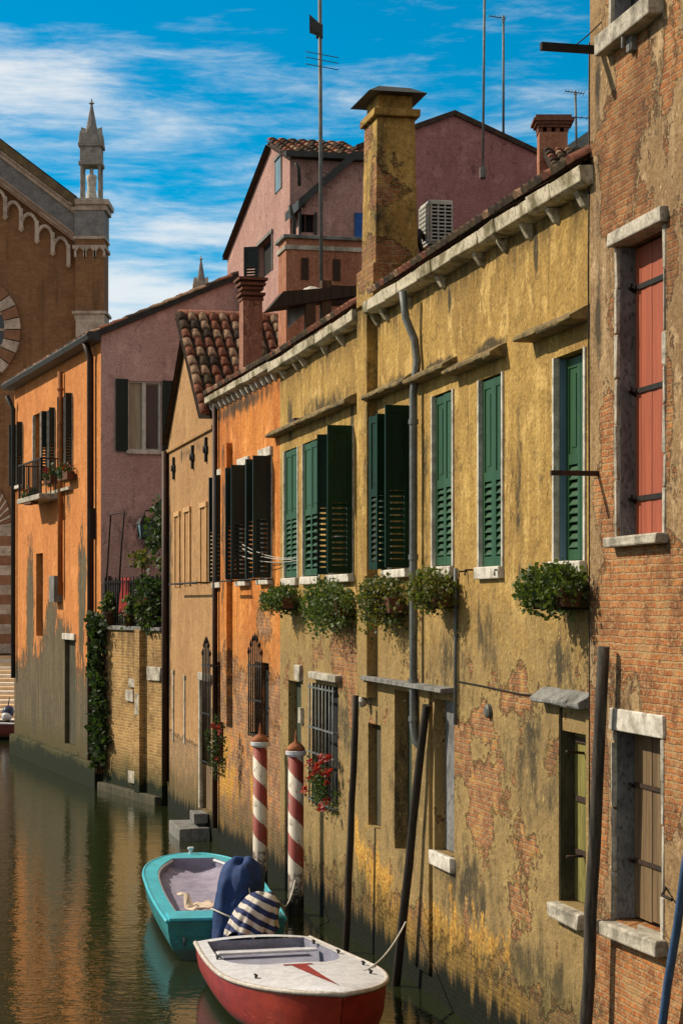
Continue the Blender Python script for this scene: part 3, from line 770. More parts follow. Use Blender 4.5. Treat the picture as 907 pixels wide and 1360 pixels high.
for o in (O1, O2):
    w = open_window(o, orr, M['black_green'], .30, 90, 100, .26)
    mb = MB(); mb.jit = .004; mb.box(o.x0 - .08, o.x1 + .08, -.04, .05, o.z1 + .004, o.z1 + .15); mb.build('lintel', M['stone_white'], w, bevel=.008)
    mb = MB(); z_ = o.z0 - .01
    for yy in (.33, .30): mb.box(o.x0 - .1, o.x1 + .2, yy - .01, yy + .01, z_ - .012, z_ + .012)
    for xx in (o.x0 - .05, o.x1 + .1): mb.box(xx - .01, xx + .01, 0, .33, z_ - .012, z_ + .012)
    mb.build('window_rail', M['black_iron'], w)
w = open_window(O3, orr, M['black_green'], .14, 90, 100, .12)
mb = MB(); mb.jit = .004; mb.box(O3.x0 - .06, O3.x1 + .06, -.04, .05, O3.z1 + .004, O3.z1 + .12); mb.build('lintel', M['stone_white'], w, bevel=.008)
def spear_grille(o, parent, yy=.09, nb=6, mat='black_iron'):
    mb = MB()
    for i in range(nb):
        xx = o.x0 + .03 + (o.w - .06) * i / (nb - 1); top = o.z1 + .12 + .25 * sin(PI * i / (nb - 1))
        mb.tube([(xx, yy, o.z0), (xx, yy, top)], .014, 6); mb.tube([(xx, yy, top), (xx, yy, top + .05), (xx, yy, top + .14)], [.012, .03, .003], 6)
    for zz in (o.z0 + .05, o.z0 + o_h(o) * .5, o.z1 - .06):
        mb.box(o.x0 - .02, o.x1 + .02, yy - .012, yy + .012, zz - .014, zz + .014)
    for xx in (o.x0, o.x1):
        for zz in (o.z0 + .05, o.z1 - .06): mb.tube([(xx, -.04, zz), (xx, yy, zz)], .013, 6)
    return mb.build('grille', M[mat], parent)
def o_h(o): return o.z1 - o.z0
g1 = back_panel(G1, 0, M['dark'], orr, 'barred_window'); spear_grille(G1, g1, .12, 7)
g2 = back_panel(G2, 0, M['dark'], orr, 'barred_window'); spear_grille(G2, g2, .25, 6)
xs_ = LO.s(285.5, .07)
pipe([(xs_, .07, LO.z(285, 530, .07)), (xs_, .07, LO.z(285, 1100, .07))], .05, M['copper'], orr)
# chimney on the orange roof
cw = at(333, 470, 37.6)
M['pinkchim'] = plaster('pink_chimney_plaster', (.40, .20, .14), (.28, .13, .09), (.5, .28, .2), [], [], seed=21, moss=-9, crack=0)
mb = MB(); c = orr.location
lx = (Vector((cw.x, cw.y, 0)) - LO.o).dot(LO.d); ly = (Vector((cw.x, cw.y, 0)) - LO.o).dot(LO.n)
zt = at(333, 400, 37.6).z
mb.box(lx - .19, lx + .19, ly - .19, ly + .19, ozc + .2, zt)
chm = mb.build('chimney', M['pinkchim'], orr, bevel=.01)
mb = MB(); mb.jit = .004
mb.box(lx - .16, lx + .16, ly - .16, ly + .16, zt, zt + .40)
mb.mi = 0
for k, e in ((0, .03), (.09, .06), (.20, .03), (.28, .07)): mb.box(lx - .18 - e, lx + .18 + e, ly - .18 - e, ly + .18 + e, zt + k, zt + k + .05)
mb.box(lx - .28, lx + .28, ly - .28, ly + .28, zt + .38, zt + .43)
mb.build('chimney_crown', simple('chimney_brick', (.16, .065, .04), (.09, .04, .025), 12, .9, bumps=.4), chm)

# ================================================================== OCHRE GABLED HOUSE
tr = root('gabled_house', 'small ochre house with a tiled gable beside the narrow dark gap', 'house', LT.o, LT.rot)
tx1 = LT.s(223); tze = LT.z(223, 588); tz0 = tze + .0
pk = LT.sz(252, 424); ze = min(tze, LT.z(284, 526))
Et = LT.el
M['ochre'] = plaster('ochre_plaster', (.46, .27, .12), (.38, .21, .09), (.55, .35, .17), [Et(255, 1055, 40, 50, 1.3), Et(280, 1000, 10, 60, .6)], [Et(250, 600, 30, 10, .35), Et(225, 800, 4, 200, .8), Et(284, 800, 2, 250, .6)], zb=1.75, hb=.5, seed=23, amp=.35, moss=.42, pale=.2, crack=.15, streak=.35,
                     under2=(.25, .16, .08), brk=((.36, .2, .09), (.27, .14, .06), (.36, .27, .17)))
D1 = opening(LT, 268, 281, 905, 1078, .12)
mb = MB(); facade(mb, 0, tx1, -.6, ze, [hole(D1)], D=6.5, top=[(0, ze + .05), (pk[0], pk[1]), (tx1, ze + .05)])
mb.build('wall', M['ochre'], tr)
mb = MB()
sl = Vector((pk[0] + .02, 0, pk[1] - ze + .04))
tiles(mb, (-.10, .30, ze + .02), (0, -1, 0), sl, 6.9, sl.length + .1, wts=(6, 4, 1, 2), r0=.092)
sl2 = Vector((-(tx1 - pk[0]), 0, pk[1] - ze))
tiles(mb, (tx1 + .1, .12, ze + .02), (0, -1, 0), sl2, 6.7, sl2.length + .1)
mb.tube([(pk[0], .25, pk[1] + .1), (pk[0], -6.5, pk[1] + .1)], .1, 8)
mb.build('roof', TILES, tr)
mb = MB()
a, z = LT.sz(228, 601); b, z2 = LT.sz(283, 568)
mb.box(0, tx1, -.01, .05, z2 - .03, z2 + .05); mb.build('string_course', M['ochre'], tr, bevel=.01)
for px, py in ((232, 622), (257, 607), (275, 597)):
    a, z = LT.sz(px, py); mb = MB(); h = .24
    mb.box(a - .06, a + .06, -.02, .05, z - h, z + h); mb.box(a - .16, a + .16, -.02, .045, z - .06, z + .06); mb.tube([(a, .0, z), (a, .08, z)], .07, 8); mb.build('tie_plate', M['black_iron'], tr)
for l, r, t, b in ((234, 239, 686, 780), (247, 253, 680, 778), (268, 275, 674, 775)):
    o = opening(LT, l, r, t, b, .05); mb = MB()
    for xa, xb in ((o.x0 - .10, o.x0), (o.x1, o.x1 + .10)): mb.box(xa, xb, -.01, .04, o.z0, o.z1)
    mb.box(o.x0 - .12, o.x1 + .12, -.01, .05, o.z1, o.z1 + .10)
    bw = mb.build('blind_window', simple('ochre_trim', (.58, .36, .17), (.44, .26, .11), 5, .9), tr, bevel=.006)
    mb = MB(); mb.box(o.x0, o.x1, -.01, .012, o.z0, o.z1); mb.build('infill', simple('ochre_infill', (.40, .22, .09), (.30, .16, .06), 5, .9), bw)
for px, t, b in ((231, 890, 985), (246, 897, 988)):
    a, z = LT.sz(px, t); z0_ = LT.z(px, b); mb = MB(); mb.box(a - .06, a + .06, -.01, .03, z0_, z); mb.box(a - .12, a + .06, -.01, .04, z - .08, z); mb.build('stone_trim', M['stone'], tr, bevel=.006)
mb = MB(); mb.box(LT.s(284) + .1, LT.s(243), .28, .31, LT.z(262, 776), LT.z(262, 774)); 
for q in (LT.s(280), LT.s(262), LT.s(245)): mb.box(q - .012, q + .012, -.02, .31, LT.z(262, 776), LT.z(262, 774) - .002)
mb.build('drying_rack', M['black_iron'], tr)
mb = MB(); mb.box(D1.x0 + .01, D1.x1 - .01, -.115, -.08, D1.z0 + .01, D1.z1 - .01); dr = mb.build('door', M['grey_wood'], tr)
mb = MB(); mb.jit = .004; mb.box(D1.x1 - .0, D1.x1 + .14, -.03, .05, D1.z0, D1.z1 + .0); mb.box(D1.x0 - .1, D1.x1 + .2, -.03, .06, D1.z1 + .003, D1.z1 + .15); mb.build('door_frame', M['stone'], dr, bevel=.008)
xs_ = tx1 - .12
pipe([(xs_, .08, ze - .2), (xs_, .08, .6)], .075, M['copper'], tr)
# water steps (rest on the canal bed against the house)
st = root('water_steps', 'pale stone water steps below the ochre house door', 'steps', LT.pt(D1.cx, 0, 0), LT.rot)
for i, (w, y1, zt_) in enumerate(((.55, .30, .50), (.9, .62, .24))):
    mb = MB(); mb.jit = .012; mb.box(-w / 2 - .1, w / 2 + (.5 if i else 0), .02, y1, -.6 if i == 1 else zt_ - .2, zt_); mb.build('step', M['stone_grey'], st, bevel=.02)
# ================================================================== FAR CORNER HOUSE (orange canal front, mauve side)
class Side(Line):
    """plane square to a facade, at local x = a; its own x runs inward from the canal"""
    def __init__(s, L, a):
        s.o = L.o + L.d * a; s.d = -L.n; s.n = -L.d; s.rot = L.rot
    def Y(s, px): return s.o.y + s.s(px) * s.d.y
def side_xf(a): return lambda p: Vector((a - p.y, -p.x, p.z))

fr = root('corner_house', 'far corner house with orange canal front and mauve side wall', 'house', LF.o, LF.rot)
fx1 = LF.s(19); fze = LF.z(130, 447); 
Ef = LF.el
F1 = opening(LF, 20, 30, 562, 645, .2); F2 = opening(LF, 45, 55, 549, 664, .2); F3 = opening(LF, 63, 73, 543, 638, .2); F4 = opening(LF, 85, 96, 524, 632, .2)
FD1 = opening(LF, 48, 57, 735, 845, .2); FD2 = opening(LF, 86, 100, 850, 990, .15); FP = opening(LF, 70, 80, 770, 790, .1)
M['far_orange'] = plaster('flaking_orange_plaster_with_shadow', (.66, .26, .075), (.55, .20, .055), (.72, .33, .12),
                          [Ef(40, 830, 5, 110, 1.2), Ef(108, 800, 4, 90, 1.0), Ef(112, 760, 3, 40, .9), Ef(74, 900, 28, 80, 1.4), Ef(45, 930, 22, 70, 1.3), Ef(68, 830, 8, 40, .9), Ef(95, 930, 14, 70, .8)],  # spikes and grey lower band: peeled cement and painted chimney shadow together
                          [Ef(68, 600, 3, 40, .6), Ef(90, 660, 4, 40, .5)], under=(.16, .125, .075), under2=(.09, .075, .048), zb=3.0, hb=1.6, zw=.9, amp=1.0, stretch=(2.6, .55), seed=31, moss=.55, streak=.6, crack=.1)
M['mauve'] = plaster('mauve_plaster', (.60, .405, .37), (.50, .33, .30), (.66, .47, .43), [], [(-1.5, 6.4, 1.4, .6, .4)], seed=37, moss=-3, crack=.1, streak=.35)
mb = MB()
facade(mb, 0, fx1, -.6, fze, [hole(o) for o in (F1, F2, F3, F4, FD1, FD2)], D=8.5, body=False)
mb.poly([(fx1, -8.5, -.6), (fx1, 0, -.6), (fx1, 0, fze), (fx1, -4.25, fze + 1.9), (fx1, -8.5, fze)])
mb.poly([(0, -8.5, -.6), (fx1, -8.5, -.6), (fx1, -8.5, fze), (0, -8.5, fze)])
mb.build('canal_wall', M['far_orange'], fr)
LS = Side(LF, 0.0)
SW = opening(LS, 170, 214, 506, 599, .14); SW = Op(x0=LS.s(170), x1=LS.s(214), z0=SW.z0, z1=SW.z1, d=.14, w=LS.s(214) - LS.s(170), cx=(LS.s(170) + LS.s(214)) / 2)
rise = (LS.z(300, 377) - fze) / LS.s(300) * 4.25
mb = MB(side_xf(0)); facade(mb, 0, 8.5, -.6, fze, [hole(SW)], D=.3, body=False, top=[(0, fze + .001), (4.25, fze + rise), (8.5, fze + .001)])
mb.build('side_wall', M['mauve'], fr)
mb = MB(); sv = Vector((0, -4.25, rise))
tiles(mb, (-.12, .30, fze - .02), (1, 0, 0), sv, fx1 + .2, sv.length + .3)
mb.poly([(-.12, -4.25, fze + rise), (fx1, -4.25, fze + rise), (fx1, -8.8, fze - .1), (-.12, -8.8, fze - .1)])
rf = mb.build('roof', TILES, fr)
mb = MB(); mb.prism([(.05, fze - .16), (.34, fze - .12), (.40, fze - .02), (.34, fze + .07), (.05, fze + .06)], -.14, fx1 + .1); mb.build('gutter', M['lead'], fr)
mb = MB(); mb.xf = side_xf(-.0)
v = Vector((4.25, rise)); 
mb.hexa([(-.25, .02, fze - .12), (4.25, .02, fze + rise - .0), (4.25, .10, fze + rise - .0), (-.25, .10, fze - .12), (-.25, .02, fze + .04), (4.25, .02, fze + rise + .12), (4.25, .10, fze + rise + .12), (-.25, .10, fze + .04)])
mb.build('verge', M['lead'], fr)
# side window
mb = MB(side_xf(0)); o = SW
mb.box(o.x0 + .01, o.x1 - .01, -o.d + .004, -o.d + .02, o.z0 + .01, o.z1 - .01)
wn = mb.build('window', M['curtain'], fr)
mb = MB(side_xf(0)); f = .05
for a, b in ((o.x0, o.x0 + f), (o.cx - .05, o.cx + .05), (o.x1 - f, o.x1)): mb.box(a + .003, b - .003, -o.d + .03, -o.d + .08, o.z0 + .01, o.z1 - .01)
for a, b in ((o.z0, o.z0 + f), (o.z1 - f, o.z1)): mb.box(o.x0 + .01, o.x1 - .01, -o.d + .028, -o.d + .076, a + .01, b)
mb.build('frame', M['window_white'], wn)
mb = MB(side_xf(0)); mb.box(o.cx + .06, o.x1 - .07, -o.d + .024, -o.d + .034, o.z0 + .08, o.z1 - .08); mb.build('pane', M['glass'], wn)
mb = MB(side_xf(0)); leaf(mb, o.x0 - .32, .03, 0, .31, o.z0 - .02, o.z1 + .03, .1); mb.build('shutter', M['black_green'], wn)
mb = MB(side_xf(0)); leaf(mb, o.x1 + .02, .03, 0, .36, o.z0 - .02, o.z1 + .03, .1); mb.build('shutter', M['black_green'], wn)
mb = MB(side_xf(0)); mb.box(o.x0 - .05, o.x1 + .05, -.10, .08, o.z0 - .08, o.z0 + .004); mb.build('sill', M['stone_white'], wn, bevel=.01)
# canal windows
open_window(F1, fr, M['black_green'], .16, 90, 95, .16)
w = open_window(F4, fr, M['black_green'], .16, 90, 95, .16); open_window(F3, fr, M['black_green'], .14, 90, 95, .14)
mb = frame_strip(F2, fr, None, t=.04); mb.mi = 1; mb.box(F2.x0 + .01, F2.x1 - .01, -.19, -.17, F2.z0, F2.z1)
bw = mb.build('balcony_door', [M['stone_white'], M['niche_dark']], fr, bevel=.005)
bx0, bx1 = LF.s(58, .5), LF.s(28, .5); bz = F2.z0
mb = MB(); mb.box(bx0, bx1, -.02, .62, bz - .14, bz); bal = mb.build('balcony', M['stone'], fr, bevel=.012)
mb = MB()
for i in range(15):
    xx = bx0 + .05 + (bx1 - bx0 - .1) * i / 14; mb.box(xx - .012, xx + .012, .56, .585, bz, bz + .92)
for i in range(5):
    yy = .05 + .5 * i / 4
    for xx in (bx0 + .05, bx1 - .05): mb.box(xx - .011, xx + .011, yy - .011, yy + .011, bz, bz + .92)
mb.box(bx0 + .03, bx1 - .03, .553, .592, bz + .92, bz + .96)
for xx in (bx0 + .05, bx1 - .05): mb.box(xx - .018, xx + .018, 0, .55, bz + .922, bz + .958)
mb.build('railing', M['black_iron'], bal)
for o, nm in ((FD1, 'blind_window'),): back_panel(o, 0, M['dark_wood'], fr, nm)
d = back_panel(FD2, 0, M['niche_dark'], fr, 'water_door')
mb = MB(); mb.box(FD2.x0 - .1, FD2.x1 + .1, -.05, .06, FD2.z1 + .002, FD2.z1 + .17); mb.build('lintel', M['stone_white'], d, bevel=.01)
mb = MB(); mb.box(LF.s(97), LF.s(58), -.02, .12, LF.z(78, 655), LF.z(78, 651)); mb.build('ledge', M['stone'], fr, bevel=.008)
# flue pipe down the front, corner pipe, end pipe
a = LF.s(79, .12); pipe([(a, .10, LF.z(79, 497)), (a, .10, LF.z(79, 790))], .07, simple('orange_painted_flue', (.36, .13, .035), (.24, .085, .025), 3, .8, bumps=.2), fr, 'flue', rings=[(a, .10, LF.z(79, q)) for q in (520, 565, 600, 640)])
mb = MB(); a = LF.s(79); mb.box(a - .35, a + .35, -.02, .22, LF.z(79, 800), LF.z(79, 765)); mb.build('flue_box', M['stone_grey'], fr, bevel=.01)
a = LF.s(121, .1); pipe([(a, .25, fze - .1), (a, .12, fze - .5), (a, .11, LF.z(121, 1008))], .085, M['copper'], fr)
a = LF.s(18.5, .08); pipe([(a + .0, .3, LF.z(18, 528)), (a, .10, LF.z(18, 545)), (a, .10, LF.z(18, 900))], .07, M['lead'], fr)
a, z = LF.sz(127, 690); mb = MB(); mb.box(a - .03, a + .03, -.02, .16, z - .5, z + .28); mb.build('bracket', M['black_iron'], fr)
mb = MB(); mb.jit = .02
mb.box(-.05, fx1, -.02, .16, -.6, .62); mb.build('plinth', bricks('algae_plinth', (.09, .06, .03), (.06, .045, .025), (.08, .075, .05), (.02, .022, .012), moss=.5, seed=3), fr, bevel=.03)

# ================================================================== GARDEN WALL
gx1 = (LF.o - LG.o).dot(LG.d) - .05
gr = root('garden_wall', 'old golden brick garden wall standing in the canal below a small terrace', 'wall', LG.o, LG.rot)
M['garden'] = bricks('old_garden_brick', (.46, .26, .085), (.29, .15, .05), (.45, .34, .17), (.13, .075, .03), row=.068, w=.24, moss=.42, seed=7, dirt=.7)
gz = LG.z(190, 838)
Gx = lambda px: LG.s(px)
mb = MB(); facade(mb, .35, gx1, -.6, gz, [], D=5.5)
mb.poly([(.35, 0, gz), (gx1, 0, gz), (gx1, -5.5, gz), (.35, -5.5, gz)])
mb.build('wall', M['garden'], gr)
mb = MB(); mb.jit = .01; mb.box(Gx(193), Gx(186), -.02, .14, -.6, gz + .03); pl_ = mb.build('pier', M['garden'], gr, bevel=.015)
mb = MB(); mb.jit = .012
for px, py, w, h in ((179, 908, .62, .20), (174, 924, .55, .28), (206, 895, .9, .32), (178, 1033, .6, .28), (190, 935, .22, .5)):
    a, z = LG.sz(px, py); mb.box(a - w / 2, a + w / 2, -.05, .05 if px != 190 else .16, z - h / 2, z + h / 2)
mb.build('stone_block', M['stone'], gr, bevel=.012)
mb = MB(); mb.jit = .01; mb.box(.33, gx1, -.30, .06, gz + .002, gz + .10); mb.build('coping', M['stone_grey'], gr, bevel=.012)
mb = MB(); mb.jit = .02; mb.box(.4, gx1 - .05, -.02, .14, -.6, .20); mb.build('footing', M['niche_dark'], gr, bevel=.03)

# terrace things, all standing on or behind the garden wall
fn = root('terrace_fence', 'dark plank and wire fence round the terrace above the brick garden wall', 'fence', LG.pt(0, 0, gz + .1), LG.rot)
fz = LG.z(180, 768) - gz - .1
mb = MB(); x = Gx(219)
while x < Gx(137):
    w = random.uniform(.09, .2); mb.box(x, x + w, -.16 + random.uniform(-.015, .015), -.12, .0, fz + random.uniform(-.12, .06)); x += w + random.uniform(.01, .06)
mb.build('plank', simple('charred_plank', (.016, .012, .010), (.03, .022, .016), 5, .9, bumps=.3), fn)
mb = MB()
for i in range(34):
    x = Gx(219) + (Gx(137) - Gx(219)) * i / 33; mb.box(x - .012, x + .012, -.06, -.036, 0, fz - .04 + .08 * (i % 2))
mb.build('bar', M['black_iron'], fn)
mb = MB()
for zz in (.18, fz - .1): mb.box(Gx(219), Gx(136), -.118, -.08, zz, zz + .05)
mb.build('rail', M['black_iron'], fn)
for px in (137, 178, 218):
    mb = MB(); a = Gx(px); mb.box(a - .035, a + .035, -.20, -.13, -.0, fz + .08); mb.build('post', M['dark_wood'], fn)
ar = root('iron_arch', 'thin leaning iron hoop frame standing on the terrace beside the lantern', 'frame', LG.pt(Gx(150), -.06, gz + .1), LG.rot)
mb = MB(); p = lambda px, py, y: Vector((LG.sz(px, py, y)[0] - Gx(150), y + .06, LG.sz(px, py, y)[1] - gz - .1))
mb.tube([p(138, 808, -.1), p(143, 750, -.1), p(147, 684, -.1), p(165, 680, -.1), p(161, 730, -.1), p(157, 800, -.1)], .022, 6); mb.build('hoop', M['black_iron'], ar)
ln = root('lantern', 'dark square street lantern hanging from a wall arm above the terrace', 'lantern', LG.pt(Gx(175), -.3, LG.z(175, 716)), LG.rot)
lh = .36
mb = MB(); mb.hexa([(-.08, -.08, .05), (.08, -.08, .05), (.08, .08, .05), (-.08, .08, .05), (-.125, -.125, lh), (.125, -.125, lh), (.125, .125, lh), (-.125, .125, lh)]); mb.build('pane', simple('lantern_glass', (.10, .15, .20), (.05, .08, .11), 4, .15, bumps=0, spec=.6), ln)
mb = MB()
for sx in (-1, 1):
    for sy in (-1, 1): mb.tube([(.085 * sx, .085 * sy, .03), (.13 * sx, .13 * sy, lh)], .016, 5)
mb.box(-.10, .10, -.10, .10, 0, .05)
mb.hexa([(-.15, -.15, lh), (.15, -.15, lh), (.15, .15, lh), (-.15, .15, lh), (-.08, -.08, lh + .14), (.08, -.08, lh + .14), (.08, .08, lh + .14), (-.08, .08, lh + .14)])
mb.lathe((0, 0, lh + .13), [(.05, 0), (.05, .06), (.02, .09)], 8); mb.build('frame', M['black_iron'], ln)
mb = MB(); mb.tube([(0, 0, lh + .2), (0.05, -.05, lh + .32), (.4, -1.0, lh + .34), (1.3, -2.2, lh + .34)], .018, 6); mb.build('arm', M['black_iron'], ln)
# climbing plant with bare fan of twigs
vn = root('climbing_shrub', 'loose climbing shrub with bare fanned twigs against the mauve wall', 'shrub', LG.pt(Gx(212), -.7, gz), LG.rot)
mb = MB()
for i in range(26):
    q = Vector((random.uniform(-.25, .25), random.uniform(-.2, .2), random.uniform(.7, 1.6)))
    e = q + Vector((random.uniform(-.3, .4), random.uniform(-.05, .55) + .2, random.uniform(.1, 1.7)))
    mb.tube([(0, 0, 0.05) if i < 4 else q * .6, q, (q + e) / 2 + Vector((0, .05, .06)), e], [.02, .014, .009, .004], 5)
mb.build('twigs', M['brown_wood'], vn)
mb = MB(); leaves(mb, (.1, .1, 2.2), (.75, .7, .9), 2300, .10); leaves(mb, (0, .0, 1.2), (.8, .5, .6), 1100, .10); mb.build('foliage', [M['leaf_c'], M['leaf_d']], vn)
# parasol, red cloth, bush, ivy
pr = root('parasol', 'half folded blue parasol on the terrace behind the fence', 'parasol', LG.pt(Gx(192), -1.3, gz), LG.rot)
mb = MB(); mb.tube([(0, 0, 0), (0, 0, 2.1)], .025, 8); mb.build('pole', M['zinc'], pr)
zc = LG.z(192, 744, -1.3) - gz
mb = MB(); mb.smooth = False; n = 12
rg = [mb.add([Vector((r * cos(2 * PI * k / n) * (1 if k % 2 else .93), r * sin(2 * PI * k / n) * (1 if k % 2 else .93), z)) for k in range(n)]) for r, z in ((.02, zc), (.30, zc - .09), (.55, zc - .24), (.58, zc - .36))]
for a, b in zip(rg, rg[1:]):
    for k in range(n): mb.face((a + k, a + (k + 1) % n, b + (k + 1) % n, b + k))
mb.build('canopy', simple('blue_canvas', (.025, .075, .28), (.015, .045, .18), 5, .85, bumps=.2), pr)
rc = MB()
old = None
ncl = 9
o0 = LG.pt(Gx(163), -.09, gz + .1 + fz + .02)
pts = []
for i in range(ncl):
    for j in range(7):
        rc.add([Vector(((i / (ncl - 1) - .5) * .62, .03 * sin(i * 1.9) + .012 * j, -.85 * j / 6))])
for i in range(ncl - 1):
    for j in range(6):
        a = i * 7 + j; rc.face((a, a + 1, a + 8, a + 7))
for q in rc.sm: pass
rc.sm = [True] * len(rc.f)
rco = rc.build('red_cloth', simple('red_cloth', (.30, .022, .018), (.18, .014, .012), 6, .9, bumps=.3)); rco.location = o0; rco.rotation_euler = (0, 0, LG.rot)
rco.modifiers.new('Solid', 'SOLIDIFY').thickness = .008
tag(rco, 'red cloth hung over the terrace fence above the brick wall', 'cloth')
def plant(name, label, cat, loc, rz, c, rad, n, size, mats, stem=True, droop=0, group=None):
    r_ = root(name, label, cat, loc, rz, group)
    mb = MB(); leaves(mb, c, rad, n, size, droop); mb.build('foliage', mats, r_)
    if stem:
        mb = MB()
        for i in range(7):
            e = Vector(c) + Vector((random.uniform(-.6, .6) * rad[0], random.uniform(-.5, .5) * rad[1], random.uniform(-.3, .6) * rad[2]))
            mb.tube([(e.x * .15, e.y * .15, 0), (e.x * .6, e.y * .6, e.z * .6), tuple(e)], [.02, .012, .005], 5)
        mb.build('stem', M['brown_wood'], r_)
    return r_
plant('bush', 'dark green bush pushing through the right end of the terrace fence', 'bush', LG.pt(Gx(205), .02, gz + .1), LG.rot, (0.1, .05, .55), (.8, .24, .6), 1500, .085, [M['leaf_c'], M['leaf_d']])
plant('bush', 'small yellowish bush above the left end of the terrace fence', 'bush', LG.pt(Gx(168), -.45, gz + .1), LG.rot, (0, 0, 1.55), (.8, .3, .22), 420, .08, [M['leaf_b'], M['leaf_c']])
iv = LG.pt(Gx(138), .14, 0)
ivy = root('ivy', 'dense dark ivy hanging down the corner left of the brick garden wall', 'ivy', iv, LG.rot)
mb = MB()
for k in range(9):
    zc = .9 + k * .38; leaves(mb, (random.uniform(-.15, .15), .03, zc), (.50 - .025 * k, .13, .38), 360, .10)
leaves(mb, (-.2, .05, 4.0), (.5, .15, .2), 260, .09)
mb.build('foliage', [M['leaf_c'], M['leaf_d']], ivy)
mb = MB()
for k in range(4): mb.tube([(random.uniform(-.3, .3), 0, .4), (random.uniform(-.2, .2), .02, 2), (random.uniform(-.3, .3), .02, 4.1)], [.03, .02, .01], 5)
mb.build('stem', M['brown_wood'], ivy)
for px, h_, lab in ((148, .34, 'terracotta pot with a spiky plant at the left end of the brick garden wall'), (172, .28, 'small terracotta pot of trailing greenery on the middle of the brick garden wall'), (197, .36, 'terracotta pot of pale flowers near the right end of the brick garden wall')):
    p_ = root('flower_pot', lab, 'flower pot', LG.pt(Gx(px), -.0, gz + .10), LG.rot, 'flower pots on the garden wall')
    mb = MB(); mb.smooth = True; mb.lathe((0, 0, 0), [(.09, 0), (.13, h_ * .8), (.15, h_ * .8), (.15, h_), (.12, h_), (.12, h_ * .85)], 14); mb.build('pot', M['terracotta'], p_)
    mb = MB(); leaves(mb, (0, .03, h_ + .15), (.28, .18, .25), 420, .07, .35); mb.build('foliage', [M['leaf_a'], M['leaf_c']], p_)
    if px == 197:
        mb = MB(); leaves(mb, (0, .08, h_ + .22), (.25, .12, .18), 60, .06); mb.build('flower', [M['petal_pink'], M['window_white']], p_)
# flower boxes of the far house
for px, py, lb in ((41, 660, 'flower box full of dark leaves on the far house balcony'), (67, 632, 'flower box under the middle shuttered window of the far house'), (89, 627, 'flower box under the shuttered window nearest the orange corner')):
    oo = .5 if px == 41 else .16
    a, z = LF.sz(px, py, oo)
    r_ = root('flower_box', lb, 'flower box', LF.pt(a, oo, z - .05), LF.rot, 'flower boxes of the far corner house')
    mb = MB(); mb.box(-.5, .5, -.1, .1, -.16, .05); mb.build('box', M['terracotta'], r_, bevel=.01)
    mb = MB(); leaves(mb, (0, .02, .14), (.55, .17, .17), 320, .08, .2); mb.build('foliage', [M['leaf_c'], M['leaf_d']], r_)
    mb = MB(); leaves(mb, (0, .06, .2), (.45, .14, .1), 30, .06); mb.build('flower', [M['petal'], M['petal']], r_)
# ================================================================== CHURCH
YC = 85.0; kc = F / YC
cxp = lambda px: (px - CX) / kc
czp = lambda py: CH + (HY - py) / kc
cr = root('church', 'brown brick gothic church facade with white stone gable trim and pinnacle', 'church', (0, YC, 0))
M['cbrick'] = bricks('church_brick', (.30, .15, .07), (.225, .11, .052), (.26, .15, .08), (.16, .082, .042), row=.085, w=.3, seed=2, dirt=.5)
M['ctrim'] = simple('church_stone', (.56, .46, .38), (.32, .25, .20), 2.2, .9, bumps=.3, fine=.5, dist=.03)
M['cfrieze'] = simple('church_grey_frieze', (.25, .24, .24), (.17, .165, .165), 3, .9, bumps=.3, fine=.6, dist=.03)
M['cpin'] = simple('grey_pinnacle_stone', (.36, .34, .31), (.19, .18, .16), 2.2, .9, bumps=.3, fine=.6, dist=.03)
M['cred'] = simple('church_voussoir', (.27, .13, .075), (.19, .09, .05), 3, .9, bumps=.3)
M['ccope'] = simple('church_coping', (.17, .12, .06), (.09, .065, .04), 3, .9, bumps=.5, fine=.6, dist=.05)
slope = (268 - 190) / 103.0
pkx = -120.0
rk = lambda px: 268 - (103 - px) * slope           # lower left is higher
x0, x1 = cxp(pkx - 225), cxp(140)
xp = cxp(pkx)
mb = MB()
zr = czp(268)
mb.poly([(cxp(103), 0, -.6), (xp, 0, -.6), (xp, 0, czp(rk(pkx))), (cxp(103), 0, zr)])
mb.poly([(xp, 0, -.6), (x0, 0, -.6), (x0, 0, zr), (xp, 0, czp(rk(pkx)))])
mb.poly([(cxp(103), 0, -.6), (cxp(103), .7, -.6), (cxp(103), .7, zr), (cxp(103), 0, zr)])
nx_ = cxp(20)
mb.poly([(nx_, .7, -.6), (nx_, 26, -.6), (nx_, 26, zr), (nx_, .7, zr)])
mb.poly([(nx_, .7, -.6), (cxp(103), .7, -.6), (cxp(103), .7, zr), (nx_, .7, czp(rk(20)))])
mb.poly([(x0, 0, -.6), (x0, 26, -.6), (x0, 26, zr), (x0, 0, zr)])
mb.poly([(x0, 26, -.6), (nx_, 26, -.6), (nx_, 26, zr), (xp, 26, czp(rk(pkx))), (x0, 26, zr)])
mb.build('facade', M['cbrick'], cr)
mb = MB(); e = .25
mb.poly([(cxp(103) , -.3, zr + .2), (cxp(103), .75, zr + .2), (xp, .75, czp(rk(pkx)) + .2), (xp, -.3, czp(rk(pkx)) + .2)])
mb.poly([(nx_ , .75, zr + .2), (nx_, 26, zr + .2), (xp, 26, czp(rk(pkx)) + .15), (xp, .75, czp(rk(pkx)) + .15)])
mb.poly([(x0, -.3, zr + .2), (x0, 26, zr + .2), (xp, 26, czp(rk(pkx)) + .2), (xp, -.3, czp(rk(pkx)) + .2)])
mb.build('roof', M['tile_c'], cr)
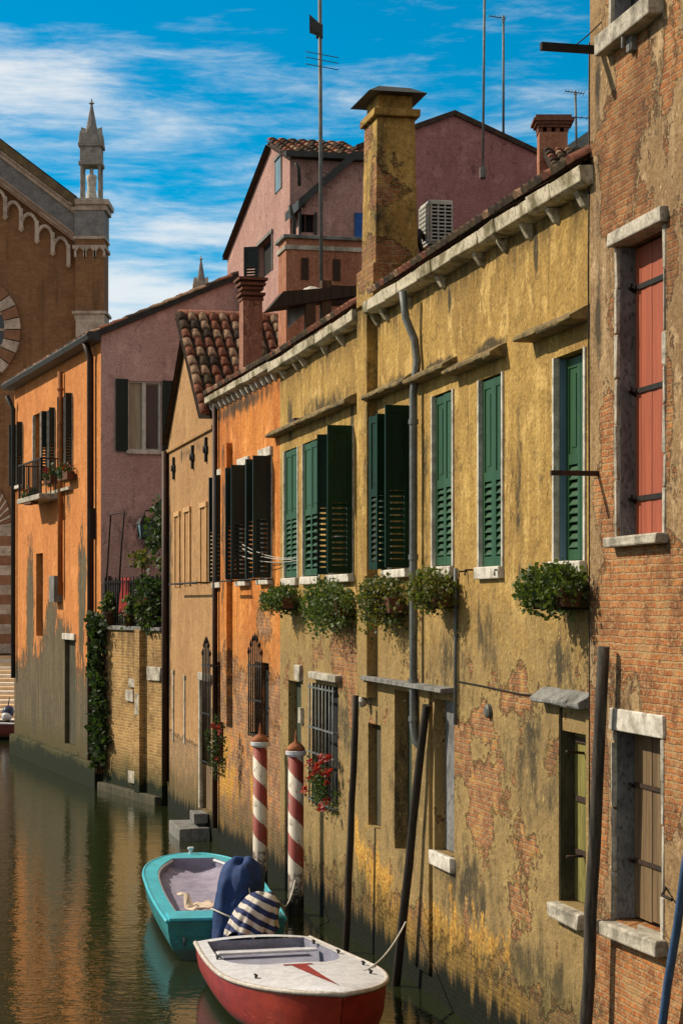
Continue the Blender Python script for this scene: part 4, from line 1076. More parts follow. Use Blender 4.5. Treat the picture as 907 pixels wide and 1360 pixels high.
# raking cornice bands, as slanted prisms (px below the rake line)
def rake(mb, t, b, y0, y1, xa=pkx, xb=102):
    P = lambda px, d: (cxp(px), czp(rk(px) + d))
    a, c, d, f_ = P(xa, b), P(xb, b), P(xb, t), P(xa, t)
    mb.hexa([(a[0], y0, a[1]), (c[0], y0, c[1]), (c[0], y1, c[1]), (a[0], y1, a[1]), (f_[0], y0, f_[1]), (d[0], y0, d[1]), (d[0], y1, d[1]), (f_[0], y1, f_[1])])
mb = MB(); rake(mb, -3, 9, -.75, .1); mb.build('coping', M['ccope'], cr)
mb = MB(); rake(mb, 9, 13, -.62, .0); rake(mb, 13, 19, -.45, .0); rake(mb, 45, 49, -.45, 0); rake(mb, 49, 56, -.36, 0); co_ = mb.build('cornice', M['ctrim'], cr, bevel=.03)
mb = MB(); rake(mb, 19, 45, -.30, 0); mb.build('frieze', M['cfrieze'], cr)
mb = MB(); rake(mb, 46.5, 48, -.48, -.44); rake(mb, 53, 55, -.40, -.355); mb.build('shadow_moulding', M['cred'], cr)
# hanging arches following the slope
mb = MB()
def bar2(mb, pts, w, y0, y1):
    for (xa, za), (xb, zb) in zip(pts, pts[1:]):
        d = Vector((xb - xa, 0, zb - za)); n_ = Vector((-d.z, 0, d.x)).normalized() * w / 2
        p = [Vector((xa, 0, za)), Vector((xb, 0, zb))]
        a, b, c, e_ = p[0] - n_, p[1] - n_, p[1] + n_, p[0] + n_
        mb.hexa([(q.x, y0, q.z) for q in (a, b, c, e_)] + [(q.x, y1, q.z) for q in (a, b, c, e_)])
px = 92.0; stp = 21.0
while px > -115:
    xr, xl = cxp(px), cxp(px - stp)
    zR, zL = czp(rk(px) + 92), czp(rk(px - stp) + 92)
    bar2(mb, [(xr, zR), (xr, zR + .85)], .17, -.26, 0)
    pts = []
    mx, mz = (xl + xr) / 2, max(zR, zL) + .80
    for i in range(7):
        t = i / 6; a = PI * t
        pts.append((xr + (xl - xr) * t, (zR + .74) * (1 - t) + (zL + .25) * t + sin(a) ** .7 * .40))
    bar2(mb, pts, .13, -.24, 0)
    mb.lathe((xr, -.14, zR - .14), [(.03, 0), (.12, .08), (.12, .16)], 6)
    px -= stp
mb.build('hanging_arch', M['ctrim'], cr)
# corner pier
mb = MB(); mb.box(cxp(102), cxp(140), -.5, 1.1, -.6, czp(270)); pier = mb.build('corner_pier', M['cbrick'], cr)
mb = MB()
for t, b, e in ((268, 275, .22), (275, 282, .12), (316, 320, .06), (328, 333, .08)):
    if t in (316, 328): mb.build('moulding', M['ctrim'], pier, bevel=.02); mb = MB()
    mb.box(cxp(101) - e, cxp(140) + e, -.5 - e, 1.1 + e, czp(b), czp(t))
mb.build('moulding', M['ctrim'], pier, bevel=.02); mb = MB(); mb.box(cxp(101), cxp(141), -.53, 1.13, czp(426), czp(419)); mb.box(cxp(101) - .1, cxp(141) + .1, -.62, 1.2, czp(419), czp(415))
mb.build('moulding', M['ctrim'], pier, bevel=.02)
mb = MB(); mb.box(cxp(102) - .02, cxp(140) + .02, -.55, 1.15, czp(315.9), czp(282.1)); mb.build('frieze', M['cfrieze'], pier)
mb = MB()
for i in range(3):
    a = 102.5 + i * 13
    bar2(mb, [(cxp(a), czp(344)), (cxp(a), czp(336))] + [(cxp(a + 12 * t), czp(336 - 6 * sin(PI * t))) for t in (.2, .4, .6, .8)] + [(cxp(a + 12), czp(336)), (cxp(a + 12), czp(344))], .10, -.62, -.49)
mb.build('hanging_arch', M['ctrim'], pier)
mb = MB(); mb.box(cxp(103), cxp(140.5), -.56, 1.16, 0, czp(426.1)); mb.build('stone_base', M['ctrim'], pier)
def pinnacle(parent, px, top, base, w, Yd, y_off, mstone):
    """gothic pinnacle: base slab, four corner columns with a statue inside, gabled storey, octagonal spire, finial"""
    k = F / Yd; x = 0; H = (base - top) / k; W = w / k
    z0 = 0
    mb = MB(); mb.box(-W * .62, W * .62, -W * .62, W * .62, 0, H * .03); base_ = mb
    mb = MB()
    z1, z2, z3, z4 = H * .35, H * .385, H * .525, H * .56
    mb.box(-W * .56, W * .56, -W * .56, W * .56, z1, z2); mb.box(-W * .5, W * .5, -W * .5, W * .5, z2, z3); mb.box(-W * .58, W * .58, -W * .58, W * .58, z3, z4)
    o = mb.build('pinnacle', mstone, parent, bevel=.02); base_.build('base', mstone, o, bevel=.02)
    for sx in (-1, 1):
        for sy in (-1, 1):
            mb = MB(); mb.lathe((sx * W * .42, sy * W * .42, H * .03), [(W * .10, 0), (W * .075, .1), (W * .07, z1 - H * .05), (W * .11, z1 - H * .03)], 8); mb.build('column', mstone, o)
    mb = MB()
    for rz in range(4):
        a = rz * PI / 2; mb.xf = lambda p: Vector((p.x * cos(a) - p.y * sin(a), p.x * sin(a) + p.y * cos(a), p.z))
        y_ = -W * .5
        b = mb.add([(-W * .44, y_, z4), (W * .44, y_, z4), (0, y_, z4 + H * .17), (-W * .44, y_ + W * .25, z4), (W * .44, y_ + W * .25, z4), (0, y_ + W * .3, z4 + H * .15)])
        mb.face((b, b + 1, b + 2)); mb.face((b + 1, b + 4, b + 5, b + 2)); mb.face((b + 3, b, b + 2, b + 5))
    mb.xf = None
    for sx in (-1, 1):
        for sy in (-1, 1): mb.lathe((sx * W * .48, sy * W * .48, z4), [(W * .09, 0), (W * .07, H * .05), (.01, H * .12)], 6)
    mb.build('gablet', mstone, o)
    mb = MB(); mb.lathe((0, 0, z4), [(W * .44, 0), (W * .25, H * .17), (W * .10, H * .33), (W * .05, H * .385)], 8); s_ = mb.build('spire', M['cfrieze'], o)
    mb = MB(); mb.lathe((0, 0, z4 + H * .38), [(.03, 0), (W * .14, H * .015), (W * .05, H * .03), (.015, H * .06)], 8); mb.build('finial', mstone, s_)
    mb = MB(); mb.smooth = True; mb.lathe((0, 0, H * .03), [(W * .28, 0), (W * .27, .05), (W * .20, H * .10), (W * .23, H * .19), (W * .26, H * .23), (W * .08, H * .255), (W * .10, H * .28), (W * .07, H * .31), (.01, H * .32)], 10)
    mb.build('statue', M['stone_white'], o)
    return o
pn = pinnacle(cr, 120, 128, 268, 28, YC, 0, M['cpin']); pn.location = (cxp(120.5), .3, czp(268) + .0)
# oculus
mb = MB(); oc = (cxp(-50), czp(438)); ro, ri = 78 / kc, 57 / kc; nv = 30
for i in range(nv):
    a0, a1 = 2 * PI * i / nv + .01, 2 * PI * (i + 1) / nv - .01
    mb.mi = i % 2
    for q0, q1 in ((a0, (a0 + a1) / 2), ((a0 + a1) / 2, a1)):
        P = lambda r, a, y: (oc[0] + r * cos(a), y, oc[1] + r * sin(a))
        mb.hexa([P(ri, q0, -.22), P(ro, q0, -.22), P(ro, q1, -.22), P(ri, q1, -.22), P(ri, q0, .02), P(ro, q0, .02), P(ro, q1, .02), P(ri, q1, .02)])
mb.mi = 0
ocu = mb.build('round_window', [M['ctrim'], M['cred']], cr)
mb = MB(); mb.xf = lambda p: Vector((oc[0] + p.x, -p.z, oc[1] + p.y)); mb.lathe((0, 0, 0.004), [(ri + .05, 0), (ri + .04, .03)], 40); mb.build('pane', M['glass'], ocu)
mb = MB(); mb.xf = lambda p: Vector((oc[0] + p.x, p.y, oc[1] + p.z))
for i in range(8):
    a = PI * i / 8; mb.hexa([(cos(a) * -ri - sin(a) * .05, -.10, sin(a) * -ri + cos(a) * .05), (cos(a) * ri - sin(a) * .05, -.10, sin(a) * ri + cos(a) * .05), (cos(a) * ri + sin(a) * .05, -.10, sin(a) * ri - cos(a) * .05), (cos(a) * -ri + sin(a) * .05, -.10, sin(a) * -ri - cos(a) * .05)] * 1 +
                        [(cos(a) * -ri - sin(a) * .05, -.045, sin(a) * -ri + cos(a) * .05), (cos(a) * ri - sin(a) * .05, -.045, sin(a) * ri + cos(a) * .05), (cos(a) * ri + sin(a) * .05, -.045, sin(a) * ri - cos(a) * .05), (cos(a) * -ri + sin(a) * .05, -.045, sin(a) * -ri - cos(a) * .05)])
mb.build('tracery', M['ctrim'], ocu)
# pointed side window with banded jambs
mb = MB(); ax, hw = cxp(-14), 29 / kc
zs = czp(700); n = 15
for sgn in (-1, 1):
    zz = czp(868); k = 0
    while zz < zs - .1:
        mb.mi = k % 2; mb.box(ax + sgn * (hw - .55), ax + sgn * hw, -.16, .02, zz, min(zz + .42, zs)); zz += .425; k += 1
for i in range(n * 2):
    a0, a1 = PI * i / (2 * n) + .01, PI * (i + 1) / (2 * n) - .01
    mb.mi = (i // 1) % 2
    P = lambda r, a, y: (ax + r * cos(a), y, zs + r * sin(a) * 1.9)
    mb.hexa([P(hw - .5, a0, -.16), P(hw, a0, -.16), P(hw, a1, -.16), P(hw - .5, a1, -.16), P(hw - .5, a0, .02), P(hw, a0, .02), P(hw, a1, .02), P(hw - .5, a1, .02)])
mb.mi = 0
pw = mb.build('arched_window', [M['ctrim'], M['cred']], cr)
mb = MB(); mb.box(ax - hw + .5, ax + hw - .5, -.02, .02, czp(868), zs); mb.build('pane', M['cbrick'], pw)

# far pinnacle on its own turret
sp = root('bell_turret', 'small distant grey spire peeping above the mauve roof', 'turret', (at(267, 400, 105).x, 105, 0))
zb_ = at(267, 396, 105).z
mb = MB(); mb.box(-.75, .75, -.75, .75, -.6, zb_ + .0); mb.build('shaft', M['cbrick'], sp)
p2 = pinnacle(sp, 267, 336, 440, 19, 105, 0, M['ctrim']); p2.location = (0, 0, zb_ - 1.9)

# ================================================================== BACK HOUSES
M['mauve_b'] = plaster('rose_plaster', (.48, .29, .255), (.40, .23, .20), (.55, .35, .30), [], [], seed=41, moss=-9, crack=.1, streak=.4)
M['mauve_c'] = plaster('plum_plaster', (.40, .20, .195), (.33, .155, .15), (.45, .24, .235), [], [], seed=43, moss=-9, crack=.1, streak=.3)
M['peach'] = plaster('peach_plaster', (.45, .20, .12), (.33, .14, .08), (.52, .26, .16), [], [], seed=45, moss=-9, crack=.2, streak=.6)
LA = Line(385, 42.9, -140); LAs = Side(LA, 0)
A = root('rose_house', 'tall rose coloured gabled house behind the roofs with small dark windows', 'house', LA.o, LA.rot)
ax1 = LA.s(302); aze = LA.z(302, 336); apk = LA.sz(360, 188); azn = LA.z(385, 204)
AW1 = opening(LA, 344, 362, 318, 366, .15); AW2 = opening(LA, 367, 374, 210, 253, .1)
mb = MB(); facade(mb, 0, ax1, -.6, aze, [hole(AW1)], D=1.75, top=[(0, azn), (apk[0], apk[1]), (ax1, aze + .001)])
mb.poly([(0, 0, aze), (0, -1.75, aze), (0, -1.75, azn), (0, 0, azn)])
mb.build('wall', M['mauve_b'], A)
mb = MB(); V = Vector((apk[0], 0, apk[1] - azn)); tiles(mb, (-.15, .12, azn - .02), (0, -1, 0), V, 1.85, V.length + .2)
V2 = Vector((apk[0] - ax1, 0, apk[1] - aze)); tiles(mb, (ax1 + .15, .12, aze - .06), (0, -1, 0), V2, 1.85, V2.length + .1)
mb.build('roof', TILES, A)
mb = MB(); mb.box(-.28, -.14, -1.75, .14, azn - .10, azn + .02); mb.build('gutter', M['lead'], A)
for o in (AW1, AW2):
    mb = MB(); mb.box(o.x0 + .01, o.x1 - .01, -.14 if o is AW1 else -.02, -.12 if o is AW1 else .02, o.z0 + .01, o.z1 - .01); w = mb.build('window', M['dark'] if o is AW1 else M['jamb_shade_and_pane'], A)
    mb = MB()
    for xa, xb in ((o.x0 - .06, o.x0), (o.x1, o.x1 + .06)): mb.box(xa, xb, -.02, .03, o.z0, o.z1)
    mb.box(o.x0 - .08, o.x1 + .08, -.02, .05, o.z1, o.z1 + .08); mb.build('frame', M['stone_grey'], w)
mb = MB(); leaf(mb, AW1.x1 + .02, .02, R(60), .35, AW1.z0, AW1.z1, .5); mb.build('shutter', M['black_green'], A)
# lean-to house in front of it
B = root('lean_to_house', 'lower rose house with a slanting dark gutter in front of the gabled house', 'house', LA.pt(-1.3, -.06, 0), LA.rot)
LB2 = Side(LA, -1.3)
bl, bz_ = LB2.sz(386, 268); br_, bzr = LB2.sz(464, 214)
mb = MB(side_xf(0)); BW = Op(x0=LB2.s(396), x1=LB2.s(414), z0=LB2.z(405, 308), z1=LB2.z(405, 284), d=.15, w=1, cx=1)
bl = max(bl, .02)
facade(mb, bl, 1.72, -.6, bz_ - .1, [hole(Op(BW, x0=BW.x0))] if BW.z1 < bz_ - .1 else [], D=1.2, top=[(bl, bz_), (br_, bzr), (1.72, bzr)])
mb.build('wall', M['mauve_b'], B)
mb = MB(side_xf(0)); s2 = (bzr - bz_) / (br_ - bl)
mb.hexa([(bl - .2, -1.25, bz_ - .2 * s2), (br_, -1.25, bzr), (br_, .22, bzr), (bl - .2, .22, bz_ - .2 * s2), (bl - .2, -1.25, bz_ - .2 * s2 + .2), (br_, -1.25, bzr + .2), (br_, .22, bzr + .2), (bl - .2, .22, bz_ - .2 * s2 + .2)])
mb.box(br_, 1.74, -1.25, .22, bzr, bzr + .18)
mb.build('roof', M['lead'], B)
mb = MB(side_xf(0)); mb.box(BW.x0 + .01, BW.x1 - .01, -.02 if BW.z1 >= bz_ - .1 else -.14, .01 if BW.z1 >= bz_ - .1 else -.12, BW.z0, BW.z1 - .01); w = mb.build('window', M['dark'], B)
mb = MB(side_xf(0)); mb.box(BW.x0 - .05, BW.x0, -.02, .03, BW.z0 - .05, BW.z1 + .05); mb.box(BW.x1, BW.x1 + .05, -.02, .03, BW.z0 - .05, BW.z1 + .05); mb.build('frame', M['lead'], w)
q = lambda px, py: (LB2.sz(px, py, .12)[0], .12, LB2.sz(px, py, .12)[1])
mb = MB(side_xf(0)); mb.tube([q(381, 272), q(384, 284), q(387, 292), q(387, 330)], .045, 8); mb.build('downpipe', M['lead'], B)
mb = MB(side_xf(0)); mb.tube([q(389, 215), q(393, 222), q(394, 246)], .04, 8); mb.build('downpipe', M['lead'], B)
mb = MB(side_xf(0)); a, z = LB2.sz(473, 305); mb.box(a - .10, a + .10, -.02, .06, z - .36, z + .36); mb.build('blue_panel', simple('blue_shutter', (.02, .10, .34), (.015, .07, .24), 5, .7, bumps=.2), B)
mb = MB(side_xf(0)); 
# big plum gable
LC = Line(603, 46.0, -140); LCs = Side(LC, 0)
Cc = root('plum_house', 'wide plum coloured gable wall rising behind the yellow house roof', 'house', LC.o, LC.rot)
ur, zr_ = LCs.sz(742, 218); zpk = LCs.z(603, 153)
ul = LCs.s(478); zl_ = zpk + (zr_ - zpk) / ur * abs(ul)
mb = MB(side_xf(0)); facade(mb, ul, ur, -.6, min(zl_, zr_) - .02, [], D=9, top=[(ul, zl_), (0, zpk), (ur, zr_)])
mb.build('gable_wall', M['mauve_c'], Cc)
mb = MB(side_xf(0))
for (ua, za, ub, zb2) in ((0, zpk, ur + .1, zr_ - .04), (0, zpk, ul - .1, zl_ - .04)):
    mb.hexa([(ua, -9, za), (ub, -9, zb2), (ub, .08, zb2), (ua, .08, za), (ua, -9, za + .12), (ub, -9, zb2 + .12), (ub, .08, zb2 + .12), (ua, .08, za + .12)])
mb.build('roof', M['tile_d'], Cc)
# low tiled house and its chimney at the right
pD = at(748, 236, 40); Dh = root('tiled_back_house', 'low house with dark clay tile roof and wide brick chimney behind the plum gable', 'house', (pD.x, 40, 0), 0)
mb = MB(); mb.box(0, 5, .15, 5.4, -.6, pD.z - .03); mb.build('wall', M['mauve_b'], Dh)
mb = MB(); V = Vector((0, 2.7, 1.22)); tiles(mb, (-.15, 0, pD.z), (1, 0, 0), V, 5.3, V.length)
mb.poly([(-.15, 2.7, pD.z + 1.2), (5.2, 2.7, pD.z + 1.2), (5.2, 5.6, pD.z), (-.15, 5.6, pD.z)]); mb.build('roof', TILES, Dh)
mb = MB()
kx = 42.5 / F; cxx = (736 - CX) * kx - pD.x; hw = 19 * kx; cy = 2.9; zt = CH + (800 - 172) * kx
mb.box(cxx - hw, cxx + hw, cy - hw * .8, cy + hw * .8, pD.z, zt)
chd = mb.build('chimney', M['peach'], Dh, bevel=.01)
mb = MB()
for xx in (-1, -.33, .33, 1): mb.box(cxx + xx * hw * .9 - .05, cxx + xx * hw * .9 + .05, cy - hw * .75, cy + hw * .75, zt, zt + .10)
for k, e in ((.10, .03), (.16, .08), (.22, .13)): mb.box(cxx - hw - e, cxx + hw + e, cy - hw * .8 - e, cy + hw * .8 + e, zt + k, zt + k + .06)
mb.box(cxx - hw - .08, cxx + hw + .08, cy - hw * .8 - .08, cy + hw * .8 + .08, zt + .28, zt + .36)
mb.build('chimney_crown', simple('crown_brick', (.20, .085, .055), (.12, .05, .03), 12, .9, bumps=.4), chd)
pE = at(752, 198, 48); Eh = root('dark_roofed_house', 'house showing only a dark hipped slate roof beside the brick house', 'house', (pE.x, 48, 0), 0)
mb = MB(); mb.box(0, 6, 0, 6, -.6, pE.z); mb.build('wall', M['mauve_b'], Eh)
mb = MB(); b = mb.add([(-.1, -.1, pE.z), (6.1, -.1, pE.z), (6.1, 6.1, pE.z), (-.1, 6.1, pE.z), (3, 3, pE.z + 2.6)])
for i in range(4): mb.face((b + i, b + (i + 1) % 4, b + 4))
mb.build('roof', M['lead'], Eh)
# roof terrace block, timber lean-to, tarp
LTt = Line(380, 36.0, -140); T = root('roof_terrace_house', 'peach walled roof terrace block with a white capping above the tiled roofs', 'house', LTt.o, LTt.rot)
tz = LTt.z(380, 316); tw = .75
mb = MB(); mb.box(0, tw, -2.2, 0, -.6, tz); mb.build('wall', M['peach'], T)
mb = MB(); mb.box(-.06, tw + .06, -2.26, .06, tz + .002, tz + .07); mb.build('capping', M['stone_grey'], T, bevel=.01)
mb = MB(); mb.box(-.03, tw + .03, -2.22, .03, tz - .20, tz - .12); mb.build('string_course', M['stone'], T)
LTs = Side(LTt, 0)
for a in (.35, .95):
    mb = MB(side_xf(0)); mb.box(a - .07, a + .07, -.01, .015, tz - .75, tz - .35); mb.build('vent', M['dark_wood'], T)
LW = Line(398, 33.5, -140); LWs = Side(LW, 0)
Wd = root('timber_shelter', 'dark timber shelter with posts on the roof beside the tall chimney', 'shelter', LW.pt(0, 0, 8.7), LW.rot)
wz = LWs.z(430, 374) - 8.7
mb = MB(side_xf(0)); mb.hexa([(-.55, -.5, wz - .5), (2.0, -.5, wz - .05), (2.0, .1, wz - .05), (-.55, .1, wz - .5), (-.3, -.5, wz - .2), (2.0, -.5, wz + .06), (2.0, .1, wz + .06), (-.3, .1, wz - .2)])
mb.box(.55, 2.0, -.35, .05, wz - .36, wz - .06)
mb.build('roof', M['dark_wood'], Wd)
for px in (412, 433):
    a = LWs.s(px); mb = MB(side_xf(0)); mb.box(a - .085, a + .085, -.10, .06, -.3, wz + .02 if px == 433 else wz - .15); mb.build('post', M['brown_wood'], Wd)
tp = MB()
u0, u1 = LWs.s(386), LWs.s(472)
nx, ny = 12, 5
tp.xf = side_xf(0)
for i in range(nx + 1):
    for j in range(ny + 1):
        t = i / nx; s_ = j / ny
        tp.add([(u0 + (u1 - u0) * t, -.15 - .5 * s_ + .03 * sin(i * 2.1 + j), 9.72 - 8.7 + .32 * min(1, t * 2.5) - .1 * t + .10 * s_ + .03 * sin(i * 1.3 + j * 1.7) - (0 if s_ > .2 else .42 * (1 - t)))])
for i in range(nx):
    for j in range(ny):
        a = i * (ny + 1) + j; tp.face((a, a + 1, a + ny + 2, a + ny + 1))
tp.sm = [True] * len(tp.f)
to = tp.build('tarpaulin', simple('grey_tarp', (.42, .38, .35), (.26, .23, .21), 4, .8, bumps=.3)); to.location = LW.pt(0, 0, 8.7); to.rotation_euler = (0, 0, LW.rot)
tag(to, 'crumpled grey tarpaulin under the timber shelter on the roof', 'tarpaulin')
to.modifiers.new('Solid', 'SOLIDIFY').thickness = .01

# air conditioner on the yellow roof
pa = at(586, 326, 25.6); ac = root('air_conditioner', 'pale air conditioning unit with grille standing on the tiles beside the tall chimney', 'air conditioner', pa, LY.rot - R(90))
mb = MB(); mb.box(-.16, .16, 0, .48, .02, .60); mb.build('casing', simple('ac_white_metal', (.55, .54, .48), (.42, .41, .36), 6, .5, bumps=.05), ac, bevel=.012)
mb = MB()
for i in range(11): z = .07 + .48 * i / 10; mb.box(-.14, .14, -.022, -.004, z - .009, z + .009)
for i in range(4): xx = -.14 + .28 * i / 3; mb.box(xx - .008, xx + .008, -.026, -.003, .05, .57)
mb.build('grille', M['window_white'], ac)
mb = MB(); mb.box(-.14, .14, -.003, .002, .06, .56); mb.build('fan_opening', M['dark'], ac)
mb = MB()
for i in range(9): z = .07 + .48 * i / 8; mb.box(-.178, -.163, .03, .45, z - .009, z + .009)
for i in range(6): yy = .03 + .42 * i / 5; mb.box(-.182, -.162, yy - .007, yy + .007, .06, .56)
mb.build('coil_guard', M['window_white'], ac)
mb = MB(); mb.box(-.14, .14, .05, .12, -.45, .02); mb.build('foot', M['black_iron'], ac); mb = MB(); mb.box(-.14, .14, .36, .43, -.45, .02); mb.build('foot', M['black_iron'], ac)
mb = MB(); mb.tube([(-.17, .2, .12), (-.27, .1, .2), (-.30, 0, .05), (-.26, -.1, -.2)], .035, 6); mb.build('hose', M['black_iron'], ac)

# antennas
def antenna(name, label, px, Y, top, bot, r, elems, grp='television antennas on the roofs', lean=0):
    p0, p1 = at(px, bot, Y), at(px + lean, top, Y); k = Y / F
    r_ = root(name, label, 'antenna', p0, 0, grp)
    mb = MB(); mb.tube([(0, 0, 0), p1 - p0], r, 8); mb.build('mast', M['zinc'], r_)
    for (dx0, dx1, py, kind) in elems:
        z = at(px, py, Y).z - p0.z; xo = (p1 - p0).x * (z / (p1 - p0).z); mb = MB()
        if kind == 'yagi':
            mb.tube([(xo + dx0 * k, -.1, z), (xo + dx1 * k, .1, z)], .012, 5)
            n = 7
            for i in range(n):
                t = i / (n - 1); c = xo + (dx0 + (dx1 - dx0) * t) * k; h = .16 + .10 * t
                mb.tube([(c, -.1 + .2 * t - h, z), (c, -.1 + .2 * t + h, z)], .006, 4)
        elif kind == 'dip':
            for dz in (0, .12, .22): mb.tube([(xo + dx0 * k, -.2, z + dz), (xo + dx1 * k, .2, z + dz)], .008, 5)
        elif kind == 'box':
            mb.box(xo + dx0 * k, xo + dx1 * k, -.12, .12, z - .12, z + .12)
        elif kind == 'horn':
            mb.hexa([(xo + dx0 * k, -.16, z - .05), (xo + dx0 * k, .16, z - .05), (xo + dx1 * k, .06, z - .16), (xo + dx1 * k, -.06, z - .16), (xo + dx0 * k, -.16, z + .20), (xo + dx0 * k, .16, z + .20), (xo + dx1 * k, .06, z + .02), (xo + dx1 * k, -.06, z + .02)])
            mb.box(xo - .07, xo + .05, -.07, .07, z - .18, z + .04)
        mb.build({'yagi': 'yagi_array', 'dip': 'dipole', 'box': 'junction_box', 'horn': 'reflector'}[kind], M['lead'] if kind != 'box' else M['stone_grey'], r_)
    return r_
antenna('antenna', 'tallest antenna mast with dark reflector and long dipoles above the roof terrace', 427, 35.2, -60, 425, .035, [(-19, 24, 88, 'dip'), (-14, 3, 36, 'horn'), (2, 16, 247, 'dip')], lean=-2.5)
antenna('antenna', 'plain tall antenna mast with a pale junction box before the plum gable', 641, 44.5, -60, 238, .028, [(-4, 4, 229, 'box')], lean=3)
antenna('antenna', 'antenna mast topped by a slanting yagi behind the plum gable', 668.5, 48.0, 20, 190, .03, [(-19, 3, 22, 'yagi')])
antenna('antenna', 'short antenna with two yagis beside the wide brick chimney', 766, 44.5, 120, 215, .026, [(-14, 12, 122, 'yagi'), (-10, 40, 156, 'yagi')], lean=-2)
# ================================================================== FAR QUAY AND STEPS
qx1 = at(18, 900, 68).x
st2 = MB(); random.seed(3)
n = 16
for i in range(n):
    y0_ = 69.0 + (84.2 - 69.0) * i / n; z = .45 + 1.85 * i / (n - 1)
    st2.mi = i % 2
    st2.box(-60, -9.0, y0_, 84.4 + .02 * i * 0 if i == n - 1 else y0_ + .99 * (84.2 - 69.0) / n + .01, -.6, z)
q_ = st2.build('quay', [simple('sunlit_quay_stone', (.72, .66, .56), (.58, .50, .40), 3, .85, bumps=.2), simple('quay_orange_stone', (.70, .48, .28), (.58, .38, .2), 3, .85, bumps=.2)]); tag(q_, kind='structure')

# ================================================================== BOATS
def hull(L, bf, sf, n=26, low=-.22, flare=.80, keel=.35):
    """stations from stern (x=-L/2) to bow; returns list of rings of (x,y,z), port gunwale down to keel and up to starboard"""
    rows = []
    for i in range(n + 1):
        t = i / n
        t = 1 - (1 - t) ** 1.5 if True else t
        b, s = max(bf(t), .004), sf(t)
        x = -L / 2 + L * t
        rake = max(0, t - .7) / .3
        pts = []
        for fy, fz, rk in ((1.0, 1.0, 0), (.985, .72, .10), (.95, .42, .22), (.88, .20, .34), (flare, .05, .46), (.55, -.3, .6), (.0, -1.0, .75)):
            z = s * fz if fz > 0 else low * -fz * (1 - .4 * rake) * (1 if fz < -.5 else .7)
            pts.append((x - rake ** 2 * rk * .55, b * fy, z))
        rows.append(pts)
    return rows
def skin(mb, rows, mid=None):
    n = len(rows); m = len(rows[0])
    full = [[Vector(p) for p in r] + [Vector((p[0], -p[1], p[2])) for p in reversed(r[:-1])] for r in rows]
    idx = [mb.add(r) for r in full]
    k = len(full[0])
    mb.smooth = True
    for a, b in zip(idx, idx[1:]):
        for j in range(k - 1):
            mb.mi = 1 if 3 <= j <= k - 5 else 0
            mb.face((a + j, a + j + 1, b + j + 1, b + j))
    mb.smooth = False; mb.mi = 0
    mb.face(list(range(idx[0], idx[0] + k)))
def boat(name, label, loc, rz, L, bf, sf, cols, ck, rim, camber=.05, group=None, deckz=.01, oval=None):
    r_ = root(name, label, 'boat', loc, rz, group)
    rows = hull(L, bf, sf)
    mb = MB(); skin(mb, rows); mb.build('hull', cols[:2], r_)
    n = len(rows)
    # deck ring with the cockpit cut out
    mb = MB(); mb.smooth = True
    t0, t1 = ck
    S = 40; st_ = []
    for i in range(S + 1):
        t = i / S
        t = 1 - (1 - t) ** 1.5
        b, s = max(bf(t) - .012, .002), sf(t) + deckz
        if t0 <= t <= t1:
            u = (t - t0) / (t1 - t0)
            c = max(.02, (b - rim) * ((1 - .25 * u ** 6) if oval is None else max(0, 1 - u ** oval) ** .5))
        else: c = 0
        st_.append((-L / 2 + L * t, b, s, c, t))
    for (xa, ba, sa, ca, ta), (xb, bb, sb, cb, tb) in zip(st_, st_[1:]):
        inn = ca > 0 and cb > 0
        for sg in (1, -1):
            prof = lambda x, b, s, c, q: (x, sg * (b + (c - b) * q), s + camber * min(1, b / .4) * (1 - ((b + (c - b) * q) / max(b, .01)) ** 2))
            q_n = 6
            for q in range(q_n):
                if inn: a_, b_ = ca, cb
                else: a_ = b_ = 0.0
                mb.poly([prof(xa, ba, sa, a_, q / q_n), prof(xb, bb, sb, b_, q / q_n), prof(xb, bb, sb, b_, (q + 1) / q_n), prof(xa, ba, sa, a_, (q + 1) / q_n)])
    mb.build('deck', cols[2], r_)
    ck_ = [q for q in st_ if q[3] > 0]
    mb = MB()
    zf = .16
    for (xa, ba, sa, ca, ta), (xb, bb, sb, cb, tb) in zip(ck_, ck_[1:]):
        for sg in (1, -1):
            mb.poly([(xa, sg * ca, sa + .01), (xb, sg * cb, sb + .01), (xb, sg * cb * .93, zf), (xa, sg * ca * .93, zf)])
        mb.poly([(xa, ca * .93, zf), (xb, cb * .93, zf), (xb, -cb * .93, zf), (xa, -ca * .93, zf)])
    for q in (ck_[0], ck_[-1]): mb.poly([(q[0], q[3], q[2] + .02), (q[0], -q[3], q[2] + .02), (q[0], -q[3] * .93, zf), (q[0], q[3] * .93, zf)])
    mb.build('cockpit', cols[3], r_)
    mb = MB()
    e_ = [q for q in st_ if q[1] > .10]
    mb.tube([(x, b + .012, s - .015) for x, b, s, c, t in e_] + [(L / 2, 0, sf(1) - .015)] + [(x, -b - .012, s - .015) for x, b, s, c, t in reversed(e_)], .028, 6)
    mb.build('rubbing_strake', cols[4], r_)
    return r_, st_, ck_
